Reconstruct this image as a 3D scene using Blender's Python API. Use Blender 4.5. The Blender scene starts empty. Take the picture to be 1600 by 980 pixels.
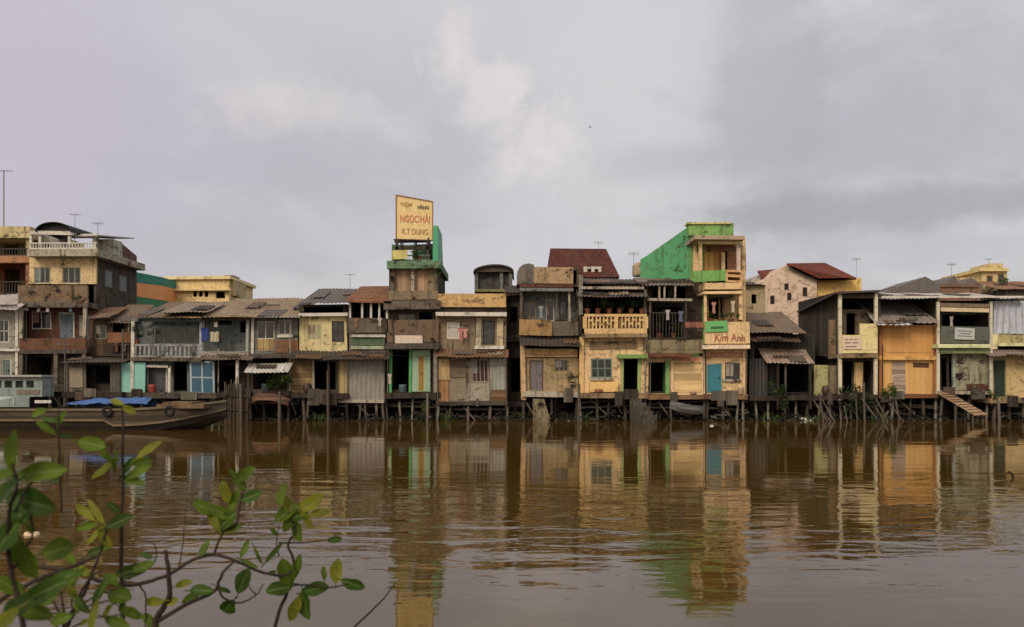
import bpy, math, random
from mathutils import Vector, noise as mnoise
R = math.radians
random.seed(7)
S = bpy.context.scene
COL = S.collection

# ------------------------------------------------------------------ camera
CAM_H, F = 2.2, 1244.4            # metres above the river; focal length in photo pixels
HZ = 590.0
cd = bpy.data.cameras.new('camera')
cam = bpy.data.objects.new('camera', cd)
COL.objects.link(cam)
cam.location = (0, 0, CAM_H)
cam.rotation_euler = (R(90), 0, 0)
cd.sensor_width = 36; cd.sensor_fit = 'HORIZONTAL'; cd.lens = 28
cd.shift_y = (HZ - 490) / 1600
cd.clip_start = 0.05; cd.clip_end = 3000
cd.dof.use_dof = True; cd.dof.focus_distance = 38; cd.dof.aperture_fstop = 6.3
S.camera = cam

def X(px, Y): return (px - 800) / F * Y
def Z(py, Y): return CAM_H + (HZ - py) / F * Y

# ------------------------------------------------------------------ world
SUN_EL, SUN_AZ = 36, 208          # azimuth: degrees clockwise from +Y (behind the camera, to its left)
w = bpy.data.worlds.new('World'); S.world = w; w.use_nodes = True
nt = w.node_tree; N = nt.nodes; L = nt.links
for n in list(N): N.remove(n)
def nd(t, **k):
    n = N.new(t)
    for a, b in k.items(): setattr(n, a, b)
    return n
def mth(op, a, b=None, c=None, clamp=False):
    n = nd('ShaderNodeMath', operation=op); n.use_clamp = clamp
    for i, v in enumerate((a, b, c)):
        if v is None: continue
        if isinstance(v, (int, float)): n.inputs[i].default_value = v
        else: L.new(v, n.inputs[i])
    return n.outputs[0]
def mixc(f, a, b, bt='MIX'):
    n = nd('ShaderNodeMix', data_type='RGBA', blend_type=bt)
    if isinstance(f, (int, float)): n.inputs[0].default_value = f
    else: L.new(f, n.inputs[0])
    for i, v in ((6, a), (7, b)):
        if isinstance(v, tuple): n.inputs[i].default_value = (*v, 1)
        else: L.new(v, n.inputs[i])
    return n.outputs[2]
tc = nd('ShaderNodeTexCoord')
sep = nd('ShaderNodeSeparateXYZ'); L.new(tc.outputs['Generated'], sep.inputs[0])
dx, dy, dz = sep.outputs
az = mth('ARCTAN2', dx, dy); el = mth('ARCSINE', dz)
den = mth('ADD', mth('MAXIMUM', dz, 0.0), 0.30)
cv = nd('ShaderNodeCombineXYZ')
L.new(mth('DIVIDE', dx, den), cv.inputs[0]); L.new(mth('DIVIDE', dy, den), cv.inputs[1])
def wnoise(scale, detail, rough, off=(0, 0, 0), vec=None, dist=0.0):
    mp = nd('ShaderNodeMapping'); mp.inputs['Location'].default_value = off
    L.new(vec or cv.outputs[0], mp.inputs[0])
    n = nd('ShaderNodeTexNoise'); n.inputs['Scale'].default_value = scale
    n.inputs['Detail'].default_value = detail; n.inputs['Roughness'].default_value = rough
    n.inputs['Distortion'].default_value = dist
    L.new(mp.outputs[0], n.inputs['Vector']); return n.outputs['Fac']
def smooth(v, a, b):
    n = nd('ShaderNodeMapRange', interpolation_type='SMOOTHSTEP')
    n.inputs[1].default_value = a; n.inputs[2].default_value = b
    L.new(v, n.inputs[0]); return n.outputs[0]
def blob(px, py, rx, ry, jitter=None, edge=(1.0, 0.0)):
    """soft patch of sky round the direction (px, py), radii in degrees"""
    a0 = math.atan2(px - 800, F); e0 = math.atan2((HZ - py), math.hypot(F, px - 800))
    d1 = mth('DIVIDE', mth('SUBTRACT', az, a0), R(rx)); d2 = mth('DIVIDE', mth('SUBTRACT', el, e0), R(ry))
    d = mth('SQRT', mth('ADD', mth('MULTIPLY', d1, d1), mth('MULTIPLY', d2, d2)))
    if jitter is not None: d = mth('ADD', d, jitter)
    return smooth(d, edge[0], edge[1])
sky = nd('ShaderNodeTexSky', sky_type='NISHITA')
sky.sun_disc = False; sky.sun_elevation = R(SUN_EL); sky.sun_rotation = R(SUN_AZ)
sky.air_density = 1.2; sky.dust_density = 3.0; sky.ozone_density = 1.0
n_big = wnoise(1.1, 5, 0.5, (3.1, 1.7, 0), dist=0.3)
n_mid = wnoise(3.2, 8, 0.55, (0.4, 5.2, 0), dist=0.5)
n_dir = wnoise(8.0, 10, 0.66, (1.3, 0.2, 4.0), vec=tc.outputs['Generated'], dist=0.4)
n_cum = wnoise(19.0, 9, 0.62, (5.3, 2.2, 8.0), vec=tc.outputs['Generated'], dist=0.3)
jit = mth('MULTIPLY', mth('SUBTRACT', mth('ADD', mth('MULTIPLY', n_cum, .6), mth('MULTIPLY', n_dir, .4)), 0.5), 4.2)
jit2 = mth('MULTIPLY', mth('SUBTRACT', mth('ADD', mth('MULTIPLY', n_mid, .6), mth('MULTIPLY', n_cum, .4)), 0.5), 2.4)
base = mixc(smooth(n_big, 0.34, 0.66), (4.15, 3.93, 4.2), (5.1, 4.88, 5.05))
base = mixc(mth('MULTIPLY', smooth(n_mid, 0.50, 0.74), 0.45), base, (5.6, 5.45, 5.5))
base = mixc(mth('MULTIPLY', smooth(n_mid, 0.48, 0.25), 0.40), base, (3.55, 3.5, 3.6))
# higher sky a little paler, lavender to the left
base = mixc(mth('MULTIPLY', smooth(el, R(12), R(27)), 0.55), base, (5.9, 5.65, 5.9))
base = mixc(mth('MULTIPLY', blob(40, 180, 17, 20), 0.65), base, (4.85, 4.3, 5.05))
base = mixc(mth('MULTIPLY', blob(1000, 200, 14, 14, jit2), 0.6), base, (5.75, 5.55, 5.5))
# dark grey mass on the right and its low streaks
base = mixc(mth('MULTIPLY', blob(1420, 170, 17, 15, jit2), 0.62), base, (3.8, 3.55, 3.72))
base = mixc(mth('MULTIPLY', blob(1200, 110, 4.6, 12, jit2, (1.15, .55)), 0.5), base, (3.5, 3.42, 3.52))
base = mixc(mth('MULTIPLY', blob(1400, 325, 15, 1.8, jit2, (1.2, 0.4)), 0.75), base, (3.05, 2.97, 3.1))
base = mixc(mth('MULTIPLY', blob(1080, 250, 8, 1.6, jit2, (1.3, 0.1)), 0.5), base, (3.7, 3.6, 3.7))
# pale cumulus heads lit from behind the camera
puff = mth('MAXIMUM', blob(708, 75, 2.3, 3.2, jit, (1.3, 0.15)), mth('MAXIMUM', blob(770, 150, 3.0, 2.8, jit, (1.3, 0.15)), blob(840, 210, 3.2, 3.2, jit, (1.3, 0.15))))
puff = mth('MAXIMUM', puff, mth('MULTIPLY', blob(440, 165, 6.0, 2.0, jit, (1.4, 0)), 0.6))
puff = mth('MAXIMUM', puff, mth('MULTIPLY', blob(860, 250, 3.0, 2.5, jit), 0.7))
base = mixc(mth('MULTIPLY', puff, 0.6), base, (7.0, 6.3, 5.9))
n_pf = wnoise(16.0, 6, 0.6, (2.3, 7.1, 1.0), vec=tc.outputs['Generated'], dist=0.6)
base = mixc(mth('MULTIPLY', mth('MULTIPLY', puff, smooth(n_pf, 0.5, 0.7)), 0.35), base, (7.2, 6.6, 6.3))
# the bright evening side of the sky, behind the camera
back = smooth(mth('ABSOLUTE', az), R(75), R(165))
base = mixc(mth('MULTIPLY', back, 0.7), base, (10.5, 8.7, 6.9))
# towards the ground
base = mixc(smooth(el, R(2), R(-6)), base, (3.2, 2.9, 2.6))
col = mixc(0.88, sky.outputs[0], base)
bg = nd('ShaderNodeBackground'); bg.inputs['Strength'].default_value = 0.1
L.new(col, bg.inputs[0])
wo = nd('ShaderNodeOutputWorld'); L.new(bg.outputs[0], wo.inputs[0])

# ------------------------------------------------------------------ sun
sl = bpy.data.lights.new('sun', 'SUN'); sl.energy = 1.5; sl.angle = R(22); sl.color = (1.0, 0.86, 0.69)
so = bpy.data.objects.new('sun', sl); COL.objects.link(so)
a, e = R(SUN_AZ), R(SUN_EL)
sd = Vector((math.sin(a) * math.cos(e), math.cos(a) * math.cos(e), math.sin(e)))
so.rotation_euler = (-sd).to_track_quat('-Z', 'Y').to_euler(); so.location = sd * 60
vs = S.view_settings
vs.view_transform = 'Standard'; vs.look = 'None'; vs.gamma = 1; vs.use_curve_mapping = False
vs.exposure = 0.32

# ------------------------------------------------------------------ materials
def c(r, g, b):
    f = lambda v: (v / 255 / 12.92) if v / 255 <= 0.04045 else ((v / 255 + 0.055) / 1.055) ** 2.4
    return (f(r), f(g), f(b))
MC = {}
def dull(col, k):
    g = .25 * col[0] + .6 * col[1] + .15 * col[2]
    return tuple(v + (g - v) * k for v in col)
class NT:
    def __init__(s, name):
        s.m = bpy.data.materials.new(name); s.m.use_nodes = True
        s.t = s.m.node_tree; s.b = s.t.nodes['Principled BSDF']
    def n(s, t, **k):
        q = s.t.nodes.new(t)
        for a, b in k.items(): setattr(q, a, b)
        return q
    def l(s, a, b): s.t.links.new(a, b)
    def pos(s, sc=(1, 1, 1), off=(0, 0, 0)):
        g = s.n('ShaderNodeNewGeometry'); mp = s.n('ShaderNodeMapping')
        mp.inputs['Scale'].default_value = sc; mp.inputs['Location'].default_value = off
        s.l(g.outputs['Position'], mp.inputs[0]); return mp.outputs[0]
    def noise(s, sc, scale, detail=5, rough=0.6, off=(0, 0, 0), dist=0):
        q = s.n('ShaderNodeTexNoise'); q.inputs['Scale'].default_value = scale
        q.inputs['Detail'].default_value = detail; q.inputs['Roughness'].default_value = rough
        q.inputs['Distortion'].default_value = dist
        s.l(s.pos(sc, off), q.inputs['Vector']); return q.outputs['Fac']
    def ramp(s, v, a, b, lo=0.0, hi=1.0):
        q = s.n('ShaderNodeMapRange', interpolation_type='SMOOTHSTEP')
        for i, x in zip((1, 2, 3, 4), (a, b, lo, hi)): q.inputs[i].default_value = x
        s.l(v, q.inputs[0]); return q.outputs[0]
    def mul(s, a, b, op='MULTIPLY'):
        q = s.n('ShaderNodeMath', operation=op)
        for i, v in enumerate((a, b)):
            if isinstance(v, (int, float)): q.inputs[i].default_value = v
            else: s.l(v, q.inputs[i])
        return q.outputs[0]
    def mix(s, f, a, b, bt='MIX'):
        q = s.n('ShaderNodeMix', data_type='RGBA', blend_type=bt)
        if isinstance(f, (int, float)): q.inputs[0].default_value = f
        else: s.l(f, q.inputs[0])
        for i, v in ((6, a), (7, b)):
            if isinstance(v, tuple): q.inputs[i].default_value = (*v, 1)
            else: s.l(v, q.inputs[i])
        return q.outputs[2]
    def bump(s, h, strength, dist=0.02):
        q = s.n('ShaderNodeBump'); q.inputs['Strength'].default_value = strength; q.inputs['Distance'].default_value = dist
        s.l(h, q.inputs['Height']); s.l(q.outputs[0], s.b.inputs['Normal'])
    def fin(s, colr, rough=0.9, spec=0.25):
        if isinstance(colr, tuple): s.b.inputs['Base Color'].default_value = (*colr, 1)
        else: s.l(colr, s.b.inputs['Base Color'])
        if isinstance(rough, (int, float)): s.b.inputs['Roughness'].default_value = rough
        else: s.l(rough, s.b.inputs['Roughness'])
        s.b.inputs['Specular IOR Level'].default_value = spec
        return s.m

def plaster(rgb, dirt=0.5, dcol=(0.030, 0.024, 0.018), seed=0):
    k = ('pl', rgb, dirt, seed)
    if k in MC: return MC[k]
    t = NT('weathered_plaster'); col = dull(c(*rgb), 0.10); dirt = min(1, dirt * 1.25 + .05); o = (seed * 3.7, seed * 1.3, seed * 2.1)
    big = t.noise((1, 1, 1), 0.9, 6, 0.62, o)
    sx = 2.6 + (seed * 1.7) % 4.5; streak = t.noise((sx, sx, 0.28 + .09 * (seed % 5)), 1.0, 6, 0.7, o)
    fine = t.noise((1, 1, 1), 9, 4, 0.6, o)
    blot = t.noise((1, 1, 1), 2.7, 8, 0.7, (o[1], o[2], o[0]), 0.6)
    d = t.mix(t.ramp(fine, 0.3, 0.75, 0, 0.35), col, tuple(v * 0.62 for v in col))
    d = t.mix(t.ramp(big, 0.40, 0.70, 0, 0.45), d, tuple(min(1, v * 1.12 + 0.015) for v in col))
    d = t.mix(t.mul(t.ramp(streak, 0.50, 0.70), min(1, dirt * 1.0)), d, dcol)
    hot = t.noise((1, 1, 1.6), 1.3, 9, 0.72, (o[2], o[0], o[1]), 0.25)
    d = t.mix(t.mul(t.ramp(hot, 0.53, 0.64), min(1, dirt * 1.3)), d, tuple(v * 0.7 for v in dcol))
    d = t.mix(t.mul(t.ramp(blot, 0.52, 0.72), dirt * 0.85), d, tuple(v * 1.5 for v in dcol))
    peel = t.noise((1, 1, 1), 3.4 + (seed % 3), 3, 0.8, (o[1] + 9, o[0], o[2]), 0.3)
    pm = t.ramp(peel, 0.615, 0.63)          # flaked patches showing the grey render below, with hard edges
    d = t.mix(t.mul(pm, min(.9, dirt * 1.3)), d, (0.15, 0.135, 0.115))
    t.bump(t.mul(fine, t.mul(pm, -1.2), 'ADD'), 0.5, 0.02)
    MC[k] = t.fin(d, 0.92, 0.15); return MC[k]

def planks(rgb, dirt=0.5, width=0.16, axis=0, seed=0):
    """boards: every board its own tone, dark joints; axis 0 boards run up, 2 boards run along"""
    k = ('pk', rgb, dirt, width, axis, seed)
    if k in MC: return MC[k]
    t = NT('weathered_boards'); col = dull(c(*rgb), 0.15)
    sp = t.n('ShaderNodeSeparateXYZ'); t.l(t.pos(), sp.inputs[0])
    s_ = sp.outputs[2] if axis == 2 else t.mul(sp.outputs[0], sp.outputs[1], 'ADD')
    q = t.mul(s_, 1 / width)
    fl = t.mul(q, 0, 'FLOOR'); fr = t.mul(q, 0, 'FRACT')
    wn = t.n('ShaderNodeTexWhiteNoise', noise_dimensions='1D'); t.l(t.mul(fl, seed * 17.3, 'ADD'), wn.inputs['W'])
    grain = t.noise((9, 9, 0.8) if axis != 2 else (0.8, 9, 9), 1.5, 5, 0.65)
    blot = t.noise((1, 1, 1), 1.4, 7, 0.68, (seed, 2, 1))
    d = t.mix(t.ramp(wn.outputs[0], 0, 1), tuple(v * 0.62 for v in col), tuple(min(1, v * 1.15) for v in col))
    d = t.mix(t.ramp(grain, 0.4, 0.8, 0, 0.6), d, tuple(v * 0.4 for v in col))
    d = t.mix(t.mul(t.ramp(blot, 0.5, 0.72), dirt), d, (0.045, 0.036, 0.028))
    edge = t.mul(t.mul(fr, 0.5, 'SUBTRACT'), 0, 'ABSOLUTE')
    d = t.mix(t.ramp(edge, 0.42, 0.5, 0, 0.75), d, (0.02, 0.016, 0.012))
    t.bump(grain, 0.5, 0.02)
    MC[k] = t.fin(d, 0.9, 0.15); return MC[k]

def panelpaint(rgb, seed=0):
    k = ('pp', rgb, seed)
    if k in MC: return MC[k]
    t = NT('painted_boards'); col = c(*rgb)
    sp = t.n('ShaderNodeSeparateXYZ'); t.l(t.pos(), sp.inputs[0])
    q = t.mul(sp.outputs[0], 1 / .31); fl = t.mul(q, 0, 'FLOOR'); fr = t.mul(q, 0, 'FRACT')
    wn = t.n('ShaderNodeTexWhiteNoise', noise_dimensions='1D'); t.l(fl, wn.inputs['W'])
    blot = t.noise((1, 1, .6), 2.0, 8, 0.7, (seed, 1, 1), .5); fine = t.noise((6, 6, 1), 2, 5, .6)
    d = t.mix(t.ramp(wn.outputs[0], 0, 1), tuple(v * .88 for v in col), col)
    d = t.mix(t.ramp(blot, .5, .75, 0, .5), d, tuple(v * .5 for v in col))
    d = t.mix(t.ramp(fine, .5, .8, 0, .35), d, tuple(min(1, v * 1.3 + .03) for v in col))
    edge = t.mul(t.mul(fr, .5, 'SUBTRACT'), 0, 'ABSOLUTE'); d = t.mix(t.ramp(edge, .45, .5, 0, .5), d, tuple(v * .3 for v in col))
    MC[k] = t.fin(d, .75, .2); return MC[k]

def tin(rgb, rust=0.4, seed=0, rough=0.6):
    k = ('tn', rgb, rust, seed)
    if k in MC: return MC[k]
    t = NT('rusting_sheet_metal'); col = c(*rgb); o = (seed * 2.3, seed * 4.1, seed)
    blot = t.noise((1, 1, 1), 1.3, 8, 0.68, o, 0.4)
    st = t.noise((6, 1.2, 1.2), 1.0, 6, 0.65, o)
    fine = t.noise((1, 1, 1), 12, 3, 0.6, o)
    d = t.mix(t.ramp(st, 0.35, 0.7, 0, 0.6), col, tuple(v * 0.55 for v in col))
    d = t.mix(t.mul(t.ramp(blot, 0.50, 0.66), rust), d, (0.13, 0.055, 0.025))
    d = t.mix(t.mul(t.ramp(st, 0.6, 0.78), rust * 0.8), d, (0.06, 0.03, 0.018))
    d = t.mix(t.ramp(fine, 0.4, 0.8, 0, 0.25), d, (0.05, 0.045, 0.04))
    MC[k] = t.fin(d, rough, 0.3); return MC[k]

def tiles(rgb, seed=0, pitch=0.28):
    k = ('ti', rgb, seed)
    if k in MC: return MC[k]
    t = NT('clay_roof_tiles'); col = c(*rgb)
    br = t.n('ShaderNodeTexVoronoi', feature='F1'); br.inputs['Scale'].default_value = 1 / pitch
    t.l(t.pos((1, 1.0, 1.0)), br.inputs['Vector'])
    blot = t.noise((1, 1, 1), 1.2, 7, 0.66, (seed, seed, 0))
    d = t.mix(t.ramp(br.outputs['Color'], 0, 1, 0, 0.6), tuple(v * 0.6 for v in col), tuple(v * 1.25 for v in col))
    d = t.mix(t.ramp(blot, 0.48, 0.72, 0, 0.7), d, (0.05, 0.04, 0.032))
    t.bump(br.outputs['Distance'], 0.6, 0.05)
    MC[k] = t.fin(d, 0.85, 0.2); return MC[k]

def paint(rgb, rough=0.6, var=0.3, seed=0):
    k = ('pt', rgb, rough, var, seed)
    if k in MC: return MC[k]
    t = NT('faded_paint'); col = dull(c(*rgb), 0.14)
    a_ = t.noise((1, 1, 1), 4, 6, 0.65, (seed, 0, seed)); b_ = t.noise((7, 7, 0.7), 1, 5, 0.6, (0, seed, 0))
    d = t.mix(t.ramp(a_, 0.42, 0.72, 0, var), col, tuple(v * 0.5 for v in col))
    d = t.mix(t.ramp(b_, 0.52, 0.76, 0, var * 1.2), d, (0.06, 0.048, 0.035))
    MC[k] = t.fin(d, rough, 0.3); return MC[k]

def glassy():
    if 'gl' in MC: return MC['gl']
    t = NT('dusty_window_glass')
    a_ = t.noise((1, 1, 1), 3, 4, 0.6)
    d = t.mix(t.ramp(a_, 0.4, 0.7, 0, 0.7), (0.012, 0.014, 0.014), (0.05, 0.052, 0.048))  # near-black colour stands in for the unlit room behind the pane
    MC['gl'] = t.fin(d, 0.14, 0.5); return MC['gl']

def leafmat(name, col, trans=0.3, rough=0.5):
    if name in MC: return MC[name]
    t = NT(name)
    oi = t.noise((1, 1, 1), 14, 3, 0.6)
    d = t.mix(t.ramp(oi, 0.3, 0.72), tuple(v * 0.62 for v in col), tuple(min(1, v * 1.35) for v in col))
    t.fin(d, rough, 0.16)
    tr = t.n('ShaderNodeBsdfTranslucent'); t.l(d, tr.inputs[0])
    mx = t.n('ShaderNodeMixShader'); mx.inputs[0].default_value = trans
    t.l(t.b.outputs[0], mx.inputs[1]); t.l(tr.outputs[0], mx.inputs[2])
    out = [q for q in t.t.nodes if q.type == 'OUTPUT_MATERIAL'][0]; t.l(mx.outputs[0], out.inputs[0])
    MC[name] = t.m; return t.m

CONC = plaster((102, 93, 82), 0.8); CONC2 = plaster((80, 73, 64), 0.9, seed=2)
PALE = plaster((166, 156, 138), 0.6, seed=4); WHITE = plaster((205, 200, 188), 0.3, seed=5)
CREAM = plaster((226, 192, 142), 0.4, seed=1); CREAM2 = plaster((208, 174, 130), 0.55, seed=3)
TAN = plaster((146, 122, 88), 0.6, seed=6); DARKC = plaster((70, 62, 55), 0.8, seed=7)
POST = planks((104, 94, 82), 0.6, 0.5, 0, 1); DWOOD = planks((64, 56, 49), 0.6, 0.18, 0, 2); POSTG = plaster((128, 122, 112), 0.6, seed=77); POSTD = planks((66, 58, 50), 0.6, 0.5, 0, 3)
GWOOD = planks((108, 101, 90), 0.5, 0.17, 0, 3); TWOOD = planks((150, 124, 84), 0.5, 0.2, 2, 4)
TINGREY = tin((100, 95, 88), 0.5, 1); TINRUST = tin((122, 94, 72), 0.9, 2); TINLIGHT = tin((178, 172, 166), 0.2, 3)
TINDARK = tin((74, 68, 62), 0.6, 4)
GREENP = paint((72, 160, 88), 0.6, 0.3, 1); BLACK = paint((30, 28, 27), 0.7, 0.2); IRON = paint((58, 50, 44), 0.6, 0.4)
WFRAME = paint((196, 194, 182), 0.6, 0.3, 2); GLASS = glassy(); BROWNP = paint((92, 62, 42), 0.6, 0.4)
ROOM = plaster((92, 84, 74), 0.7, seed=8)
LEAF_D = leafmat('dark_leaves', (0.030, 0.050, 0.018), 0.15); LEAF_M = leafmat('green_leaves', (0.062, 0.120, 0.022), 0.3)
LEAF_Y = leafmat('olive_leaves', (0.17, 0.175, 0.03), 0.35); BARK = planks((58, 48, 40), 0.4, 0.03, 2, 9)

# ------------------------------------------------------------------ mesh builder
class MB:
    def __init__(s): s.v = []; s.f = []; s.mi = []; s.smooth = False
    def face(s, ids, m=0): s.f.append(tuple(ids)); s.mi.append(m)
    def add(s, vs, fs, m=0):
        o = len(s.v); s.v += [Vector(q) for q in vs]
        for f in fs: s.face([i + o for i in f], m)
    def box(s, x0, x1, y0, y1, z0, z1, m=0):
        x0, x1 = min(x0, x1), max(x0, x1); y0, y1 = min(y0, y1), max(y0, y1); z0, z1 = min(z0, z1), max(z0, z1)
        s.add([(x0, y0, z0), (x1, y0, z0), (x1, y1, z0), (x0, y1, z0), (x0, y0, z1), (x1, y0, z1), (x1, y1, z1), (x0, y1, z1)],
              [(0, 3, 2, 1), (4, 5, 6, 7), (0, 1, 5, 4), (1, 2, 6, 5), (2, 3, 7, 6), (3, 0, 4, 7)], m); return s
    def hexa(s, p, m=0):            # 8 points, bottom ring then top ring
        s.add(p, [(0, 3, 2, 1), (4, 5, 6, 7), (0, 1, 5, 4), (1, 2, 6, 5), (2, 3, 7, 6), (3, 0, 4, 7)], m); return s
    def beam(s, a, b, wd, th, m=0):
        a, b = Vector(a), Vector(b); d = (b - a).normalized()
        up = Vector((0, 0, 1)) if abs(d.z) < 0.9 else Vector((0, 1, 0))
        u = d.cross(up).normalized(); v = u.cross(d).normalized()
        p = []
        for q in (a, b):
            p += [q - u * wd / 2 - v * th / 2, q + u * wd / 2 - v * th / 2, q + u * wd / 2 + v * th / 2, q - u * wd / 2 + v * th / 2]
        return s.hexa(p, m)
    def tube(s, path, r, seg=7, m=0):
        path = [Vector(p) for p in path]; o = len(s.v); n = len(path)
        rr = r if isinstance(r, (list, tuple)) else [r] * n
        ref = Vector((0.31, 0.9, 0.2)).normalized()
        for i, p in enumerate(path):
            d = (path[min(i + 1, n - 1)] - path[max(i - 1, 0)]).normalized()
            u = d.cross(ref)
            u = u.normalized() if u.length > 1e-3 else d.orthogonal().normalized()
            v = d.cross(u)
            for k in range(seg):
                a = 2 * math.pi * k / seg
                s.v.append(p + (u * math.cos(a) + v * math.sin(a)) * rr[i])
        for i in range(n - 1):
            for k in range(seg):
                k2 = (k + 1) % seg
                s.face((o + i * seg + k, o + i * seg + k2, o + (i + 1) * seg + k2, o + (i + 1) * seg + k), m)
        s.face([o + k for k in range(seg)][::-1], m); s.face([o + (n - 1) * seg + k for k in range(seg)], m); return s
    def lathe(s, cx, cy, prof, seg=14, m=0):
        o = len(s.v); n = len(prof)
        for r, z in prof:
            for k in range(seg):
                a = 2 * math.pi * k / seg; s.v.append(Vector((cx + r * math.cos(a), cy + r * math.sin(a), z)))
        for i in range(n - 1):
            for k in range(seg):
                k2 = (k + 1) % seg
                s.face((o + i * seg + k, o + i * seg + k2, o + (i + 1) * seg + k2, o + (i + 1) * seg + k), m)
        s.face([o + k for k in range(seg)][::-1], m); s.face([o + (n - 1) * seg + k for k in range(seg)], m); return s
    def holed(s, x0, x1, z0, z1, y, th, holes):
        """wall with real openings, front at y, thickness th"""
        xs = sorted({x0, x1} | {min(max(h[i], x0), x1) for h in holes for i in (0, 1)})
        zs = sorted({z0, z1} | {min(max(h[i], z0), z1) for h in holes for i in (2, 3)})
        nx, nz = len(xs) - 1, len(zs) - 1
        def solid(i, j):
            if i < 0 or j < 0 or i >= nx or j >= nz: return False
            mx, mz = (xs[i] + xs[i + 1]) / 2, (zs[j] + zs[j + 1]) / 2
            return not any(h[0] < mx < h[1] and h[2] < mz < h[3] for h in holes)
        for i in range(nx):
            for j in range(nz):
                if not solid(i, j): continue
                a, b, p, q = xs[i], xs[i + 1], zs[j], zs[j + 1]; Y2 = y + th
                s.add([(a, y, p), (b, y, p), (b, y, q), (a, y, q)], [(0, 1, 2, 3)])
                s.add([(a, Y2, p), (b, Y2, p), (b, Y2, q), (a, Y2, q)], [(3, 2, 1, 0)])
                if not solid(i - 1, j): s.add([(a, y, p), (a, y, q), (a, Y2, q), (a, Y2, p)], [(0, 1, 2, 3)])
                if not solid(i + 1, j): s.add([(b, y, p), (b, Y2, p), (b, Y2, q), (b, y, q)], [(0, 1, 2, 3)])
                if not solid(i, j - 1): s.add([(a, y, p), (a, Y2, p), (b, Y2, p), (b, y, p)], [(0, 1, 2, 3)])
                if not solid(i, j + 1): s.add([(a, y, q), (b, y, q), (b, Y2, q), (a, Y2, q)], [(0, 1, 2, 3)])
        return s
    def corr(s, o, u, v, pitch=0.16, amp=0.025, sag=0.0, th=0.008):
        """corrugated sheet from corner o along u (across ridges) and v (along ridges)"""
        o, u, v = Vector(o), Vector(u), Vector(v); nrm = u.cross(v).normalized()
        n = max(2, int(u.length / pitch * 4)); nv = 4
        sh = [0, 1, 0, -1]
        for lay in (0, 1):
            st = len(s.v)
            for j in range(nv + 1):
                for i in range(n + 1):
                    g = mnoise.noise(Vector((o.x + i * 0.11, o.z + j * 1.7, 3.0))) * 0.012
                    s.v.append(o + u * (i / n) + v * (j / nv) + nrm * (amp * sh[i % 4] + g - sag * math.sin(math.pi * j / nv) - lay * th))
            for j in range(nv):
                for i in range(n):
                    q = st + j * (n + 1) + i
                    f = (q, q + 1, q + n + 2, q + n + 1)
                    s.face(f if lay == 0 else f[::-1])
        return s
    def leaf(s, base, d, wd, nrm, m=0, curl=0.12, seg=6):
        """one leaf: base point, direction*length, width, face normal"""
        base, d = Vector(base), Vector(d); ln = d.length; dn = d.normalized()
        side = dn.cross(Vector(nrm)).normalized(); up = side.cross(dn).normalized()
        o = len(s.v); rib = seg >= 6; k1 = (base.x * 91.7 + base.z * 57.3) % 1; k2 = (base.x * 37.1 + base.z * 83.9) % 1
        cols = (-1, -.07, .07, 1) if rib else (-1, 0, 1)
        for i in range(seg + 1):
            t = i / seg
            w_ = wd / 2 * (math.sin(math.pi * min(1, t ** (0.85 + .3 * k1))) ** 0.62 if 0 < t < 1 else 0.0) + (0.02 * wd if i == 0 else 0)
            bend = side * wd * .22 * (k2 - .5) * t * t
            mid = base + d * t - up * curl * ln * t * t + bend
            wave = .10 * math.sin(t * 9 + k1 * 6)
            for q in cols: s.v.append(mid + side * w_ * q * (1 + (wave if q > 0 else -wave) * (abs(q) == 1)) + up * (w_ * (.32 + wave) if abs(q) == 1 else (-.012 * wd if rib else 0)))
        n = len(cols)
        for i in range(seg):
            for j in range(n - 1):
                a = o + i * n + j
                s.face((a, a + 1, a + n + 1, a + n), 3 if rib and j == 1 else m)
        return s

def warp(v):
    a_ = mnoise.noise(Vector((v.x * 0.45, v.y * 0.3, v.z * 0.45)))
    b_ = mnoise.noise(Vector((v.x * 0.6 + 40, v.y * 0.3, v.z * 0.4)))
    return Vector((v.x + a_ * 0.07, v.y, v.z + b_ * 0.065))

def mkobj(name, mb, mats, parent=None, origin=None, crook=False):
    me = bpy.data.meshes.new(name)
    vs_ = [warp(v) for v in mb.v] if crook else mb.v
    og = Vector(origin) if origin is not None else Vector((0, 0, 0))
    me.from_pydata([tuple(v - og) for v in vs_], [], mb.f)
    for m in (mats if isinstance(mats, (list, tuple)) else [mats]): me.materials.append(m)
    if any(mb.mi): me.polygons.foreach_set('material_index', mb.mi)
    if mb.smooth: me.polygons.foreach_set('use_smooth', [True] * len(mb.f))
    me.update()
    o = bpy.data.objects.new(name, me); COL.objects.link(o)
    if parent is not None: o.parent = parent
    return o
def tag(o, label, cat, group=None):
    o['label'] = label; o['category'] = cat
    if group: o['group'] = group
    return o
def struct(name, mb, mat):
    o = mkobj(name, mb, mat); o['kind'] = 'structure'; return o
class Thing:
    def __init__(s, name, label, cat, loc, group=None, crook=False):
        s.e = bpy.data.objects.new(name, None); COL.objects.link(s.e)
        s.o = Vector(loc); s.e.location = s.o; s.e.empty_display_size = 0.3; s.crook = crook
        tag(s.e, label, cat, group)
    def part(s, name, mb, mat, parent=None, label=None):
        o = mkobj(name, mb, mat, parent or s.e, s.o, s.crook)
        if label: o['label'] = label
        return o
def solo(name, mb, mat, label, cat, group=None, origin=None):
    og = origin or (sum((v.x for v in mb.v)) / len(mb.v), sum((v.y for v in mb.v)) / len(mb.v), min(v.z for v in mb.v))
    o = mkobj(name, mb, mat, None, og); o.location = og
    return tag(o, label, cat, group)

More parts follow.
